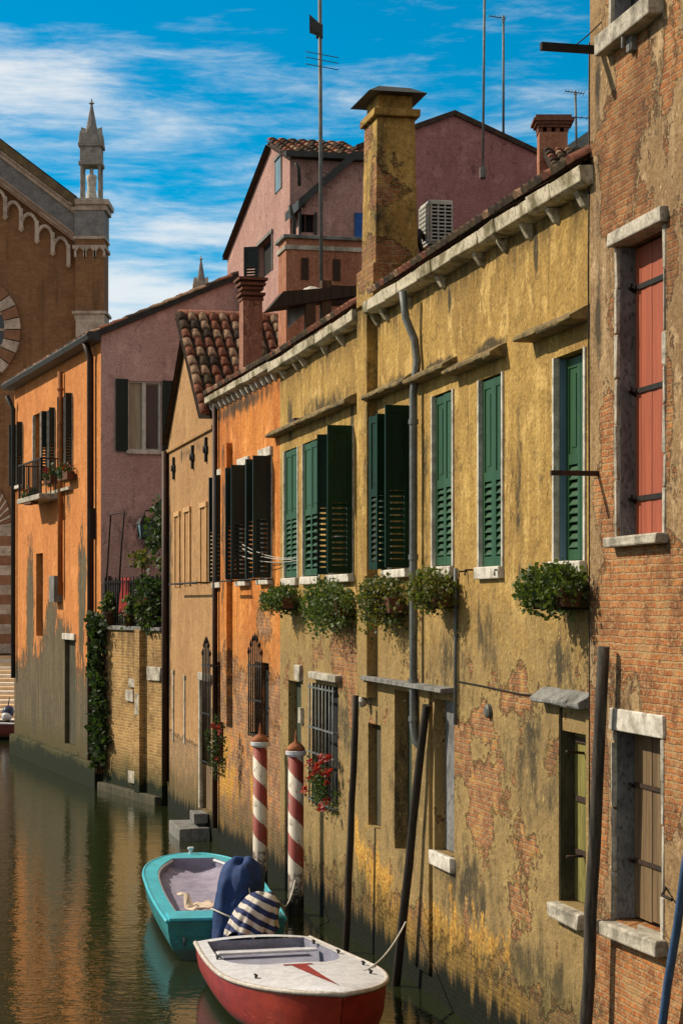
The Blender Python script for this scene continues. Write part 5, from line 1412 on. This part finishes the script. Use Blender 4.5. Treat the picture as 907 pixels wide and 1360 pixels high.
def hullpaint(name, c, c2):
    m, g, b = newmat(name); co = coords(g); z = g.n('ShaderNodeSeparateXYZ', {0: co}).outputs[2]
    n1 = g.noise(g.scale(co, (1, 1, 2)), 3, 6, .65); n2 = g.noise(g.scale(co, (2.5, 2.5, 16)), 3, 5, .65); n3 = g.noise(co, 26, 3, .6)
    cc = g.mix(g.ss(n1, .38, .66), c, c2)
    cc = g.mix(g.ss(n2, .60, .70, 0, .55), cc, tuple(min(1, x * 1.6 + .10) for x in c))
    cc = g.mix(g.ss(n2, .40, .32, 0, .6), cc, tuple(x * .35 for x in c2))
    cc = g.mix(g.ss(n3, .62, .72, 0, .5), cc, tuple(x * .3 for x in c2))
    wz = g.m('ADD', z, g.lin(n1, .25, .75, -.05, .05))
    cc = g.mix(g.ss(wz, .20, .08, 0, .75), cc, (.045, .042, .02))
    setc(g, b, cc); b.inputs['Roughness'].default_value = .42; bump(g, b, n1, .15, .01); return m
def paint(name, c, c2, rough=.4, sc=3, fine=.3): return simple(name, c, c2, sc, rough, bumps=.12, fine=fine, spec=.4, stretch=(1, 1, 1.6))
# red boat
A0, B0 = at(336, 1246, 23.75), at(456, 1322, 19.7)
A0.z = B0.z = 0
d = (B0 - A0); Lr = d.length
bf = lambda t: .71 + .17 * sin(min(t / .62, 1) * PI / 2) if t < .5 else (.71 + .17 * sin(min(t / .62, 1) * PI / 2)) * max(0, 1 - ((t - .5) / .5) ** 2.3) ** .62
sf = lambda t: .50 + .16 * t ** 2
wp = paint('white_boat_deck', (.70, .71, .76), (.55, .55, .58), .45, 7, .6)
rb, rst, rck = boat('motorboat', 'red hulled motorboat with white deck and open cockpit, nearest in the canal', (A0 + B0) / 2, math.atan2(d.y, d.x), Lr, bf, sf,
    [hullpaint('red_hull_paint', (.34, .030, .014), (.24, .02, .011)), paint('green_antifouling', (.02, .035, .012), (.012, .02, .008), .6), wp, paint('lavender_lining', (.27, .28, .36), (.18, .18, .25), .6), paint('cream_strake', (.60, .57, .53), (.40, .33, .26), .6, 14, .9)],
    (.03, .53), .12, group='moored boats', oval=5)
def deck_pt(st_, L, t, y, camber=.05, lift=.006):
    x = -L / 2 + L * t; b = bf(t) - .012
    return Vector((x, y, sf(t) + .01 + camber * (1 - min(1, (y / b)) ** 2) + lift))
mb = MB(); K = 14
for i in range(K):
    ta, tb = .555 + .40 * i / K, .555 + .40 * (i + 1) / K
    wa, wb = .085 * (1 - i / K), .085 * (1 - (i + 1) / K) + .002
    mb.poly([deck_pt(0, Lr, ta, -wa), deck_pt(0, Lr, tb, -wb), deck_pt(0, Lr, tb, wb), deck_pt(0, Lr, ta, wa)])
for s_ in (1,): mb.poly([deck_pt(0, Lr, .535, -.16), deck_pt(0, Lr, .555, -.17), deck_pt(0, Lr, .555, .17), deck_pt(0, Lr, .535, .16)])
M['redmark'] = paint('red_deck_mark', (.32, .03, .025), (.2, .02, .018), .5)
mb.build('deck_stripe', M['redmark'], rb)
xq = lambda t: -Lr / 2 + Lr * t
mb = MB(); z_ = sf(.2) + .0; mb.box(xq(.165), xq(.20), -.60, .60, z_ - .03, z_); mb.build('thwart', wp, rb, bevel=.01)
mb = MB(); 
c = rck[-1]
hd = .56; c = (c[0] - .10, 0, 0, hd)
for i in range(12):
    ya, yb = -hd + 2 * hd * i / 12, -hd + 2 * hd * (i + 1) / 12
    fa, fb = .16 * (1 - (ya / hd) ** 2), .16 * (1 - (yb / hd) ** 2)
    mb.hexa([(c[0] - .36 + fa, ya, .36), (c[0] - .36 + fb, yb, .36), (c[0] - .16 + fb, yb, .36), (c[0] - .16 + fa, ya, .36), (c[0] - .36 + fa, ya, .46), (c[0] - .36 + fb, yb, .46), (c[0] - .16 + fb, yb, .48), (c[0] - .16 + fa, ya, .48)])
mb.build('dashboard', M['lead'], rb)
mb = MB(); mb.box(xq(.05), xq(.37), -.54, .54, .16, .43); mb.build('seat', paint('lavender_cushion', (.30, .30, .39), (.21, .21, .28), .7), rb, bevel=.03)
mb = MB(); mb.box(xq(.43), xq(.475), -.50, -.22, .16, .50); mb.build('red_locker', paint('red_locker_paint', (.28, .03, .025), (.2, .025, .02), .5), rb, bevel=.01)
for tt, yy in ((.15, .60), (.33, .70), (.55, .74), (.72, .62), (.33, -.72), (.7, -.62)):
    mb = MB(); p_ = deck_pt(0, Lr, tt, yy); mb.box(p_.x - .05, p_.x + .05, yy - .012, yy + .012, p_.z + .02, p_.z + .035); mb.box(p_.x - .02, p_.x + .02, yy - .01, yy + .01, p_.z - .01, p_.z + .03); mb.build('cleat', M['black_iron'], rb)
# turquoise boat
A1, B1 = at(301, 1223, 25.2), at(252, 1137, 31.0)
A1.z = B1.z = 0
d = B1 - A1; Lt = d.length
bft = lambda t: (.76 + .08 * sin(min(t / .5, 1) * PI / 2)) * (1 if t < .6 else max(0, 1 - ((t - .6) / .4) ** 2.6) ** .55)
sft = lambda t: .50 + .12 * t ** 2
tq = paint('turquoise_paint', (.06, .47, .58), (.04, .36, .45), .4)
bf_, sf_ = bf, sf
tb_, tst, tck = boat('rowing_boat', 'turquoise open boat with lavender inside, moored behind the red hulled boat', (A1 + B1) / 2, math.atan2(d.y, d.x), Lt, bft, sft,
    [hullpaint('teal_hull_paint', (.016, .20, .205), (.010, .13, .135)), paint('green_antifouling_weed', (.02, .035, .012), (.012, .02, .008), .6), tq, paint('lavender_lining', (.27, .26, .36), (.19, .18, .26), .7), tq], (.10, .90), .17, camber=.02, group='moored boats')
mb = MB()
ins = [q for q in tck]
rowsN = 9
ids = []
for q in ins:
    ids.append(mb.add([(q[0], -q[3] * .985 + 2 * q[3] * .985 * j / (rowsN - 1), q[2] - .10 - .08 * sin(PI * j / (rowsN - 1)) + random.uniform(-.018, .018)) for j in range(rowsN)]))
mb.smooth = True
for a, b in zip(ids, ids[1:]):
    for j in range(rowsN - 1): mb.face((a + j, b + j, b + j + 1, a + j + 1))
mb.build('floor_cover', paint('lavender_canvas', (.33, .30, .40), (.22, .20, .29), .8, 4), tb_)
mb = MB()
for sg in (1, -1): mb.tube([(q[0], sg * q[3] * .985, q[2] - .02) for q in ins], .022, 6)
mb.build('inner_trim', wp, tb_)
xq = lambda t: -Lt / 2 + Lt * t
mb = MB(); mb.box(xq(.0) - .02, xq(.10), -.74, .74, .50, .545); mb.build('stern_bench', tq, tb_, bevel=.012)
mb = MB(); mb.lathe((xq(.965), .0, sft(.97)), [(.03, 0), (.03, .09), (.05, .10), (.05, .13)], 8); mb.build('bollard', wp, tb_)
for sg in (1, -1):
    mb = MB(); mb.tube([(xq(.02), sg * .55, .3), (xq(-.006), sg * .55, .28), (xq(-.006), sg * .55, .20)], .02, 6); mb.build('stern_ring', M['zinc'], tb_)
# outboard under a blue cover, standing on the transom of the turquoise boat
def blob(mb, c, fn, nu=40, nv=24):
    ids = []
    for j in range(nv + 1):
        ph = PI * j / nv - PI / 2
        ids.append(mb.add([Vector(c) + fn(2 * PI * i / nu, ph) for i in range(nu)]))
    mb.smooth = True
    for a, b in zip(ids, ids[1:]):
        for i in range(nu): mb.face((a + i, a + (i + 1) % nu, b + (i + 1) % nu, b + i))
def sp_(v, e): return math.copysign(abs(v) ** e, v)
import mathutils
def fold(p, k): return mathutils.noise.noise(Vector(p) * k)
def drape(a, e, up, dn, lx=0, ly=0, seed=0, fk=.10):
    def fn(th, ph):
        x, y, z = sp_(cos(ph), .8) * sp_(cos(th), .85), sp_(cos(ph), .8) * sp_(sin(th), .85), sp_(sin(ph), .85)
        f = 1 + fk * fold((x * 1.0 + seed, y * 1.0, z * .5), 3.2) + (.05 * sin(th * 7 + z * 2.5 + seed) * max(0, -z + .5) if fk > .03 else 0) + fk * .5 * abs(fold((x * 2 + seed, y * 2, z * 1.2), 3.0))
        p = Vector((x * a * f, y * e * f, z * (up if z > 0 else dn)))
        p.x += lx * p.z; p.y += ly * p.z
        return p
    return fn
pc = at(311, 1196, 25.25)
def cover(a, e, h, seed, pl, lean=(0, 0), top=.5):
    """sheet thrown over something: flat-ish top with two humps, pleats that open towards the hem"""
    mb = MB(); nu, nv = 72, 34; ids = []
    for j in range(nv + 1):
        t = j / nv
        ring = []
        for i in range(nu):
            th = 2 * PI * i / nu
            if t < .35:
                q = t / .35; rr = q ** .8; z = h * (1 - (1 - top) * .55 * q ** 2.6)
            else:
                q = (t - .35) / .65; rr = 1 + .05 * q; z = h * (1 - (1 - top) * .55) * (1 - q)
            pleat = pl * max(0, t - .2) * (abs(sin(th * 4.5 + seed + 1.3 * fold((cos(th), sin(th), z * 1.2 + seed), 1.6))) ** .7 - .5)
            n_ = .16 * fold((cos(th) * rr + seed, sin(th) * rr, z * 1.1), 1.7) + .05 * fold((cos(th) * 2, sin(th) * 2 + seed, z * 3), 2.6)
            r_ = rr * (1 + pleat + n_ * min(1, rr + .2))
            zz_ = z + h * (.06 * fold((rr * cos(th) * 1.5, rr * sin(th) * 1.5, seed), 1.4) + .03 * sin(th * 2 + seed)) * (1 - max(0, t - .35) / .65)
            if t > .9: zz_ += .05 * sin(th * 5 + seed)
            ring.append((a * r_ * cos(th) + lean[0] * zz_, e * r_ * sin(th) + lean[1] * zz_, zz_))
        ids.append(mb.add(ring))
    mb.smooth = True
    for p, q in zip(ids, ids[1:]):
        for i in range(nu): mb.face((p + i, p + (i + 1) % nu, q + (i + 1) % nu, q + i))
    return mb
bc = cover(.30, .44, 1.08, 2.0, .14, (.05, .06), .62)
cv = bc.build('motor_cover', paint('blue_canvas_cover', (.010, .045, .17), (.006, .024, .10), .8, 7, .5)); cv.location = (pc.x, 25.2, .20); cv.rotation_euler = (0, R(3), R(-8)); tag(cv, 'tall dark blue canvas cover over the stern of the turquoise boat', 'boat cover')
mb = MB(); rp_ = [(.335 * cos(2 * PI * i / 24) + .02, .485 * sin(2 * PI * i / 24) + .02, .42 + .05 * sin(2 * PI * i / 12)) for i in range(25)]
mb.tube(rp_, .011, 6); mb.tube([(.12, -.2, .98), (.24, -.36, .72), (.30, -.40, .44), (.33, -.47, .12)], .010, 6); mb.build('lashing', simple('white_rope', (.6, .58, .52), (.42, .4, .36), 20, .85, bumps=.3), cv)
def stripes():
    m, g, b = newmat('striped_canvas'); co = coords(g); sx = g.n('ShaderNodeSeparateXYZ', {0: co})
    v = g.m('ADD', g.m('MULTIPLY', sx.outputs[0], 3.6), g.m('MULTIPLY', sx.outputs[2], 6.8)); v = g.m('ADD', v, g.lin(g.noise(co, 4, 2), .3, .7, -.12, .12))
    k = g.ss(g.m('PINGPONG', v, .5), .23, .27)
    n1 = g.noise(co, 9, 4)
    setc(g, b, g.mix(k, g.mix(n1, (.70, .66, .58), (.45, .42, .38)), (.014, .028, .11))); b.inputs['Roughness'].default_value = .85; bump(g, b, n1, .4, .02); return m
pc2 = at(333, 1218, 24.75)
sc_ = cover(.29, .27, .50, 7.3, .34, (.30, 0), .25)
so = sc_.build('striped_cloth', stripes()); so.location = (pc2.x, 24.72, .42); so.rotation_euler = (0, R(0), R(10)); tag(so, 'navy and white striped cloth bundle leaning on the blue boat cover', 'cloth')
tw = MB(); 
for i in range(7):
    for j in range(7):
        tw.add([(.46 * (i / 6 - .5) + .02 * sin(j * 2), .5 * (j / 6 - .5), .05 + .12 * abs(fold((i * .31, j * .37, 1.7), 2.2)) + (.16 if i < 2 and j > 3 else 0))])
for i in range(6):
    for j in range(6):
        a = i * 7 + j; tw.face((a, a + 7, a + 8, a + 1))
tw.sm = [True] * len(tw.f)
two = tw.build('towel', simple('cream_towel', (.66, .54, .42), (.48, .38, .30), 6, .9, bumps=.3)); pt_ = at(266, 1192, 26.6); two.location = (pt_.x, 26.6, .40); two.rotation_euler = (0, 0, .5); tag(two, 'crumpled cream towel lying in the turquoise boat', 'towel')
two.modifiers.new('Solid', 'SOLIDIFY').thickness = .015
# far small boat
bf = lambda t: .62 * (1 if t < .5 else max(0, 1 - ((t - .5) / .5) ** 2.2) ** .6); sf = lambda t: .52 + .1 * t
fb, fst, fck = boat('dinghy', 'distant small dark red boat with white rim moored by the bright quay', (at(-30, 970, 66).x, 66, 0), R(176), 4.2, bf, sf,
    [hullpaint('dark_red_paint', (.16, .03, .02), (.1, .02, .015)), paint('black_antifouling', (.02, .02, .015), (.012, .012, .01), .6), wp, paint('brown_lining', (.16, .12, .07), (.1, .07, .04), .7), wp], (.08, .8), .12, group='moored boats')
fm = root('outboard_motor', 'small navy and white outboard motor on the distant boat', 'motor', (at(10.5, 960, 66).x, 66.0, .45))
mb = MB(); blob(mb, (0, 0, .42), drape(.20, .26, .24, .2, .1, 0, 3, .02)); mb.build('cowling', paint('navy_cowling', (.03, .04, .09), (.02, .028, .06), .4), fm)
mb = MB(); blob(mb, (-.02, -.1, .30), drape(.17, .24, .16, .14, 0, 0, 5, .02)); mb.build('lower_cowling', wp, fm)
mb = MB(); mb.box(-.06, .06, -.08, .08, -.6, .3); mb.tube([(0, 0, .6), (.05, .02, .95)], .02, 6); mb.build('leg', M['lead'], fm)

# ================================================================== MOORING POLES
def polemat():
    m, g, b = newmat('red_white_spiral_paint'); co = coords(g); sx = g.n('ShaderNodeSeparateXYZ', {0: co})
    th = g.m('DIVIDE', g.m('ARCTAN2', sx.outputs[1], sx.outputs[0]), 2 * PI)
    v = g.m('FRACT', g.m('ADD', g.m('ADD', g.m('MULTIPLY', sx.outputs[2], 1 / .62), th), g.lin(g.noise(co, 6, 2), .3, .7, -.02, .02)))
    k = g.m('MULTIPLY', g.ss(v, .0, .025), g.ss(v, .525, .50))
    nz = g.noise(g.scale(co, (1, 1, .5)), 14, 5, .7)
    red = g.mix(nz, (.30, .035, .022), (.19, .03, .02)); wh = g.mix(nz, (.72, .66, .57), (.46, .40, .32))
    c = g.mix(k, wh, red)
    wz_ = g.m('ADD', sx.outputs[2], g.lin(g.noise(co, 7, 5, .7), .25, .75, -.28, .28))
    c = g.mix(g.ss(wz_, .62, .52), c, g.mix(g.ss(nz, .4, .55), (.55, .50, .45), (.10, .085, .07)))
    c = g.mix(g.ss(wz_, .36, .26), c, (.012, .012, .008))
    c = g.mix(g.ss(nz, .57, .64, 0, .8), c, (.17, .13, .09))
    setc(g, b, c); b.inputs['Roughness'].default_value = .65; bump(g, b, nz, .4, .01); return m
PM = polemat(); rust = simple('rust_orange_cap', (.36, .13, .05), (.22, .07, .03), 9, .8, bumps=.3)
def paline(px, pyt, Y, r, lab):
    top = at(px, pyt, Y); r_ = root('striped_mooring_pole', lab, 'mooring pole', (top.x, Y, 0), 0, 'red and white striped mooring poles')
    mb = MB(); mb.smooth = True; mb.lathe((0, 0, -1.2), [(r, 0), (r, 1.2), (r * .96, top.z + 1.2 - .16)], 20); mb.build('pole', PM, r_)
    z = top.z - .16
    mb = MB(); mb.lathe((0, 0, z), [(r * 1.0, -.03), (r * 1.28, .0), (r * 1.28, .05), (r * 1.05, .065)], 20); mb.build('collar', wp, r_)
    mb = MB(); mb.smooth = True; mb.lathe((0, 0, z), [(r * 1.18, .055), (r * 1.1, .10), (r * .75, .15), (r * .2, .19), (.02, .24), (.004, .36)], 16); mb.build('finial', rust, r_)
    return r_
paline(393, 988, 28.8, .118, 'red and white striped mooring pole nearer the barred flower window')
paline(345.5, 977, 31.4, .118, 'red and white striped mooring pole further back against the orange house')
def woodpole(name, label, p0, p1, r, mat, grp=None, n=9):
    r_ = MB(); p0, p1 = Vector(p0), Vector(p1); d = p1 - p0
    pts = [d * (i / n) + Vector((random.uniform(-.013, .013), random.uniform(-.013, .013), 0)) for i in range(n + 1)]
    r_.tube(pts, [r * (1.06 - .14 * i / n) * random.uniform(.97, 1.03) for i in range(n + 1)], 12)
    o = r_.build(name, mat); o.location = p0; tag(o, label, 'mooring pole', grp)
    return o
tar = simple('tarred_wood', (.018, .014, .011), (.035, .028, .020), 8, .8, bumps=.5, stretch=(4, 4, .4), fine=.4)
gp = simple('weathered_grey_pole', (.085, .075, .062), (.03, .028, .024), 7, .9, bumps=.7, stretch=(4, 4, .35), fine=.7)
bp = simple('blue_pole_paint', (.05, .11, .24), (.03, .07, .15), 7, .6, bumps=.3, stretch=(3, 3, .4), fine=.6)
def slant(xb, yb, Yb, xt, yt, Yt): 
    a, b = at(xb, yb, Yb), at(xt, yt, Yt); d = (b - a).normalized(); a = a - d * ((a.z + .9) / d.z) if a.z > -.9 else a; return a, b
a, b = slant(460, 1250, 25.7, 473, 924, 25.5); woodpole('mooring_pole', 'thin black upright mooring pole between the striped pole and the slanting one', a, b, .046, tar, 'plain mooring poles')
a, b = slant(527, 1288, 23.4, 567, 937, 22.7); woodpole('mooring_pole', 'thin black slanting mooring pole behind the bow of the red boat', a, b, .052, tar, 'plain mooring poles')
a, b = slant(778, 1360, 17.0, 802, 859, 16.8); woodpole('mooring_pole', 'thick grey weathered mooring pole where the yellow and brick houses meet', a, b, .056, gp, 'plain mooring poles')
a, b = slant(880, 1356, 15.5, 907, 1177, 15.1); woodpole('mooring_pole', 'blue painted mooring pole at the right edge before the brick wall', a, b + (b - a) * .35, .036, bp, 'plain mooring poles')

# mooring ropes
def rope(label, p, q, sag):
    p, q = Vector(p), Vector(q); mb = MB()
    mb.tube([(q - p) * (i / 16) + Vector((0, 0, -sag * (1 - (i / 8 - 1) ** 2))) for i in range(17)], .011, 6)
    o = mb.build('mooring_rope', bpy.data.materials['white_rope']); o.location = p; tag(o, label, 'rope', 'mooring ropes')
rbx = rb.matrix_basis
rope('slack mooring rope from the red boat foredeck to the slanting black pole', rbx @ Vector((Lr * .17, .60, .60)), (at(539, 1225, 23.2)), .10)
tbx = tb_.matrix_basis
rope('mooring rope from the turquoise boat side to the nearer striped pole', tbx @ Vector((-Lt * .30, -.82, .55)), (at(393, 1165, 28.8)), .22)
# ================================================================== WINDOW PLANTS
def planter(L, px, py, w, h, proj, label, n, mats, flowers=False, out=.22, box=True, droop=.15, size=.036, seed=1, name='flower_box'):
    rng = random.Random(seed)
    a, z = L.sz(px, py, out)
    r_ = root(name, label, 'flower box', L.pt(a, out, z - h * .5), L.rot, 'flower boxes on the house fronts')
    if box:
        mb = MB(); bw = w * .42
        mb.hexa([(-bw, -.08, -.02), (bw, -.08, -.02), (bw, .08, -.02), (-bw, .08, -.02), (-bw - .02, -.10, .17), (bw + .02, -.10, .17), (bw + .02, .10, .17), (-bw - .02, .10, .17)]); mb.build('box', M['terracotta'], r_, bevel=.01)
        for x in (-bw * .7, bw * .7):
            mb = MB(); mb.box(x - .01, x + .01, -out - .02, .12, -.045, -.025); mb.box(x - .01, x + .01, .105, .12, -.025, .1); mb.build('holder', M['black_iron'], r_)
    mb = MB(); leaves(mb, (0, .02, h * .45), (w * .5, proj, h * .46), int(n * 1.7), size, droop, rng=rng)
    mb.build('foliage', mats, r_)
    if flowers:
        for k in range(flowers):
            mb = MB(); c = Vector((rng.uniform(-.45, .45) * w, rng.uniform(-.2, .9) * proj, h * rng.uniform(.1, .95)))
            leaves(mb, c, (.05, .05, .05), 26, .045, rng=rng); mb.build('flower', [M['petal'], M['petal_pink']], r_)
    return r_
G1_, G2_ = [M['leaf_a'], M['leaf_c']], [M['leaf_b'], M['leaf_a']]
planter(LY, 738, 774, 1.0, .40, .26, 'bushy green flower box under the yellow house window nearest the brick house', 2900, G1_, seed=2)
planter(LY, 574, 778, .95, .42, .22, 'olive flower box beside the grey downpipe under the yellow house window', 2400, G2_, seed=3)
planter(LY, 509, 788, 1.5, .45, .24, 'trailing flower box right of the chimney pilaster', 2700, [M['leaf_b'], M['leaf_c']], seed=4, droop=.35)
planter(LY, 437, 792, 2.0, .48, .26, 'widest green flower box with trailing leaves below the open green shutters', 3200, G1_, seed=5, droop=.4)
planter(LY, 375, 791, 1.1, .36, .26, 'small green flower box where the orange and yellow walls meet', 2000, G1_, seed=6)
planter(LY, 428, 1035, 1.35, .95, .15, 'red geraniums growing through the window bars behind the striped poles', 520, [M['leaf_c'], M['leaf_a']], flowers=16, out=.14, box=False, droop=.2, seed=7, name='geraniums')
planter(LO, 290, 985, .6, 1.0, .18, 'dark geraniums with few red flowers in the spiked window grille', 420, [M['leaf_c'], M['leaf_d']], flowers=3, out=.36, box=False, droop=.2, seed=8, name='geraniums')
# washing lines between the orange windows and the yellow house
wl_ = root('washing_line', 'pale slack washing lines strung before the green shutters', 'washing line', LY.pt(LY.s(400), .4, 5.1), LY.rot)
o_ = Vector(wl_.location)
inv = lambda v: Vector(((v - o_).dot(LY.d), (v - o_).dot(LY.n), v.z - o_.z))
for k, (sag, dz) in enumerate(((30, 0), (36, -6), (26, 10))):
    mb = MB(); pts = []
    for i in range(15):
        t = i / 14; px = 322 + (462 - 322) * t; py = 729 + dz + (713 - 729) * t + sag * (1 - (2 * t - 1) ** 2) * .72 - (10 * t if k == 2 else 0)
        Y_ = 33.6 + (28.2 - 33.6) * t
        v = at(px, py, Y_ - .25); pts.append(inv(v))
    mb.tube(pts, .007, 4); mb.build('line', simple('pale_cord', (.55, .55, .5), (.4, .4, .36), 5, .8, bumps=0) if k == 0 else bpy.data.materials['pale_cord'], wl_)
for px, py, Y_ in ((322, 729, 33.35), (462, 713, 27.95)):
    v = inv(at(px, py, Y_)); mb = MB(); mb.tube([(v.x, -.42, v.z), (v.x, v.y, v.z)], .012, 5); mb.build('arm', M['zinc'], wl_)

# ================================================================== WATER, SKY, LIGHT, CAMERA
def water():
    m, g, b = newmat('canal_water')
    co = coords(g)
    w1 = g.noise(g.scale(co, (1.0, 1.5, 1)), .85, 3, .5, .4); w2 = g.noise(g.scale(co, (1.2, 2.2, 1)), 3.2, 3, .55, .6); w3 = g.noise(g.scale(co, (1.0, 1.6, 1)), 11, 2, .5)
    h = g.m('ADD', g.m('ADD', g.m('MULTIPLY', w1, .8), g.m('MULTIPLY', w2, .62)), g.m('MULTIPLY', w3, .13))
    setc(g, b, (.018, .024, .008)); b.inputs['Roughness'].default_value = .008; b.inputs['IOR'].default_value = 1.7; b.inputs['Specular IOR Level'].default_value = .5
    bump(g, b, h, 1.0, WAVE); return m
WAVE = .0095
mb = MB(); mb.poly([(-900, -60, 0), (900, -60, 0), (900, 1500, 0), (-900, 1500, 0)]); wo = mb.build('canal_water', water()); tag(wo, kind='structure')

EL, AZ = R(37), Vector((-.95, .31, 0)).normalized()
ts = Vector((AZ.x * cos(EL), AZ.y * cos(EL), sin(EL)))
sl_ = bpy.data.lights.new('sun', 'SUN'); sl_.energy = 4.3; sl_.angle = R(.6); sl_.color = (1, .87, .68)
so_ = bpy.data.objects.new('sun', sl_); col.objects.link(so_); so_.rotation_euler = ts.to_track_quat('Z', 'Y').to_euler(); so_.location = ts * 100

W = bpy.data.worlds.new('World'); scn.world = W; W.use_nodes = True
g = N(W.node_tree)
bg = [x for x in W.node_tree.nodes if x.type == 'BACKGROUND'][0]
sky = g.n('ShaderNodeTexSky', sky_type='NISHITA', sun_disc=False, sun_elevation=EL, sun_rotation=math.atan2(AZ.x, AZ.y), altitude=300, air_density=1.0, dust_density=.3, ozone_density=2.5)
tcw = g.n('ShaderNodeTexCoord').outputs['Generated']
sx = g.n('ShaderNodeSeparateXYZ', {0: tcw}); zz = sx.outputs[2]
skyc = g.mix(1.0, sky.outputs[0], SKYTINT, 'MULTIPLY')
skyc = g.n('ShaderNodeHueSaturation', {'Hue': .485, 'Saturation': 1.35, 'Value': 1.0, 'Fac': 1.0, 'Color': skyc}).outputs[0]
# streaky cloud sheet: seen from below, squeezed towards the horizon
v = g.n('ShaderNodeCombineXYZ', {0: sx.outputs[0], 1: g.m('MULTIPLY', zz, 4.2), 2: g.m('MULTIPLY', sx.outputs[1], .5)}).outputs[0]
c1 = g.noise(v, 5.2, 9, .62, .35); c2 = g.noise(g.scale(v, (1, 1.5, 1), (3.1, .4, 0)), 16, 6, .65, .3); c0 = g.noise(g.scale(v, (.5, 1.6, 1), (CLX, CLZ, 0)), 3.0, 3, .5)
dens = g.m('ADD', g.m('ADD', g.m('MULTIPLY', c1, .62), g.m('MULTIPLY', c2, .30)), g.m('MULTIPLY', c0, .50))
thr = g.n('ShaderNodeValToRGB', {0: g.lin(zz, 0, .5)})
cr_ = thr.color_ramp
for p_, v_ in ((.0, .58), (.285, .60), (.33, .71), (.40, .69), (.45, .65), (.51, .755), (.58, .80), (.70, .80), (1.0, .72)):
    e = cr_.elements.new(p_); e.color = (v_, v_, v_, 1)
cr_.elements.remove(cr_.elements[0]); cr_.elements.remove(cr_.elements[-1])
mk = g.ss(g.m('SUBTRACT', dens, thr.outputs[0]), -.03, .20, 0, .82)
cl = g.mix(mk, skyc, CLOUD)
# unseen overcast added overhead and behind the eye as neutral fill light
ov = g.m('MAXIMUM', g.ss(zz, .36, .60), g.ss(sx.outputs[1], .70, .30))
ovn = g.noise(tcw, 3.0, 5, .6)
cl = g.mix(g.m('MULTIPLY', ov, g.lin(ovn, .3, .6, .75, 1.0)), cl, FILL_OVER)
W.node_tree.links.new(cl, bg.inputs[0]); bg.inputs[1].default_value = SKYS

cam = bpy.data.cameras.new('camera'); co_ = bpy.data.objects.new('camera', cam); col.objects.link(co_)
co_.location = (0, 0, CH); co_.rotation_euler = (R(90), 0, 0)
cam.sensor_fit = 'HORIZONTAL'; cam.sensor_width = 36; cam.lens = 36 * F / 907; cam.shift_x = 0; cam.shift_y = (HY - 680) / 907
cam.clip_start = .1; cam.clip_end = 4000
scn.camera = co_
scn.view_settings.view_transform = 'Standard'; scn.view_settings.look = 'None'; scn.view_settings.exposure = EXPO; scn.view_settings.gamma = 1
scn.cycles.use_denoising = True; scn.cycles.max_bounces = 6; scn.cycles.caustics_reflective = False; scn.cycles.caustics_refractive = False
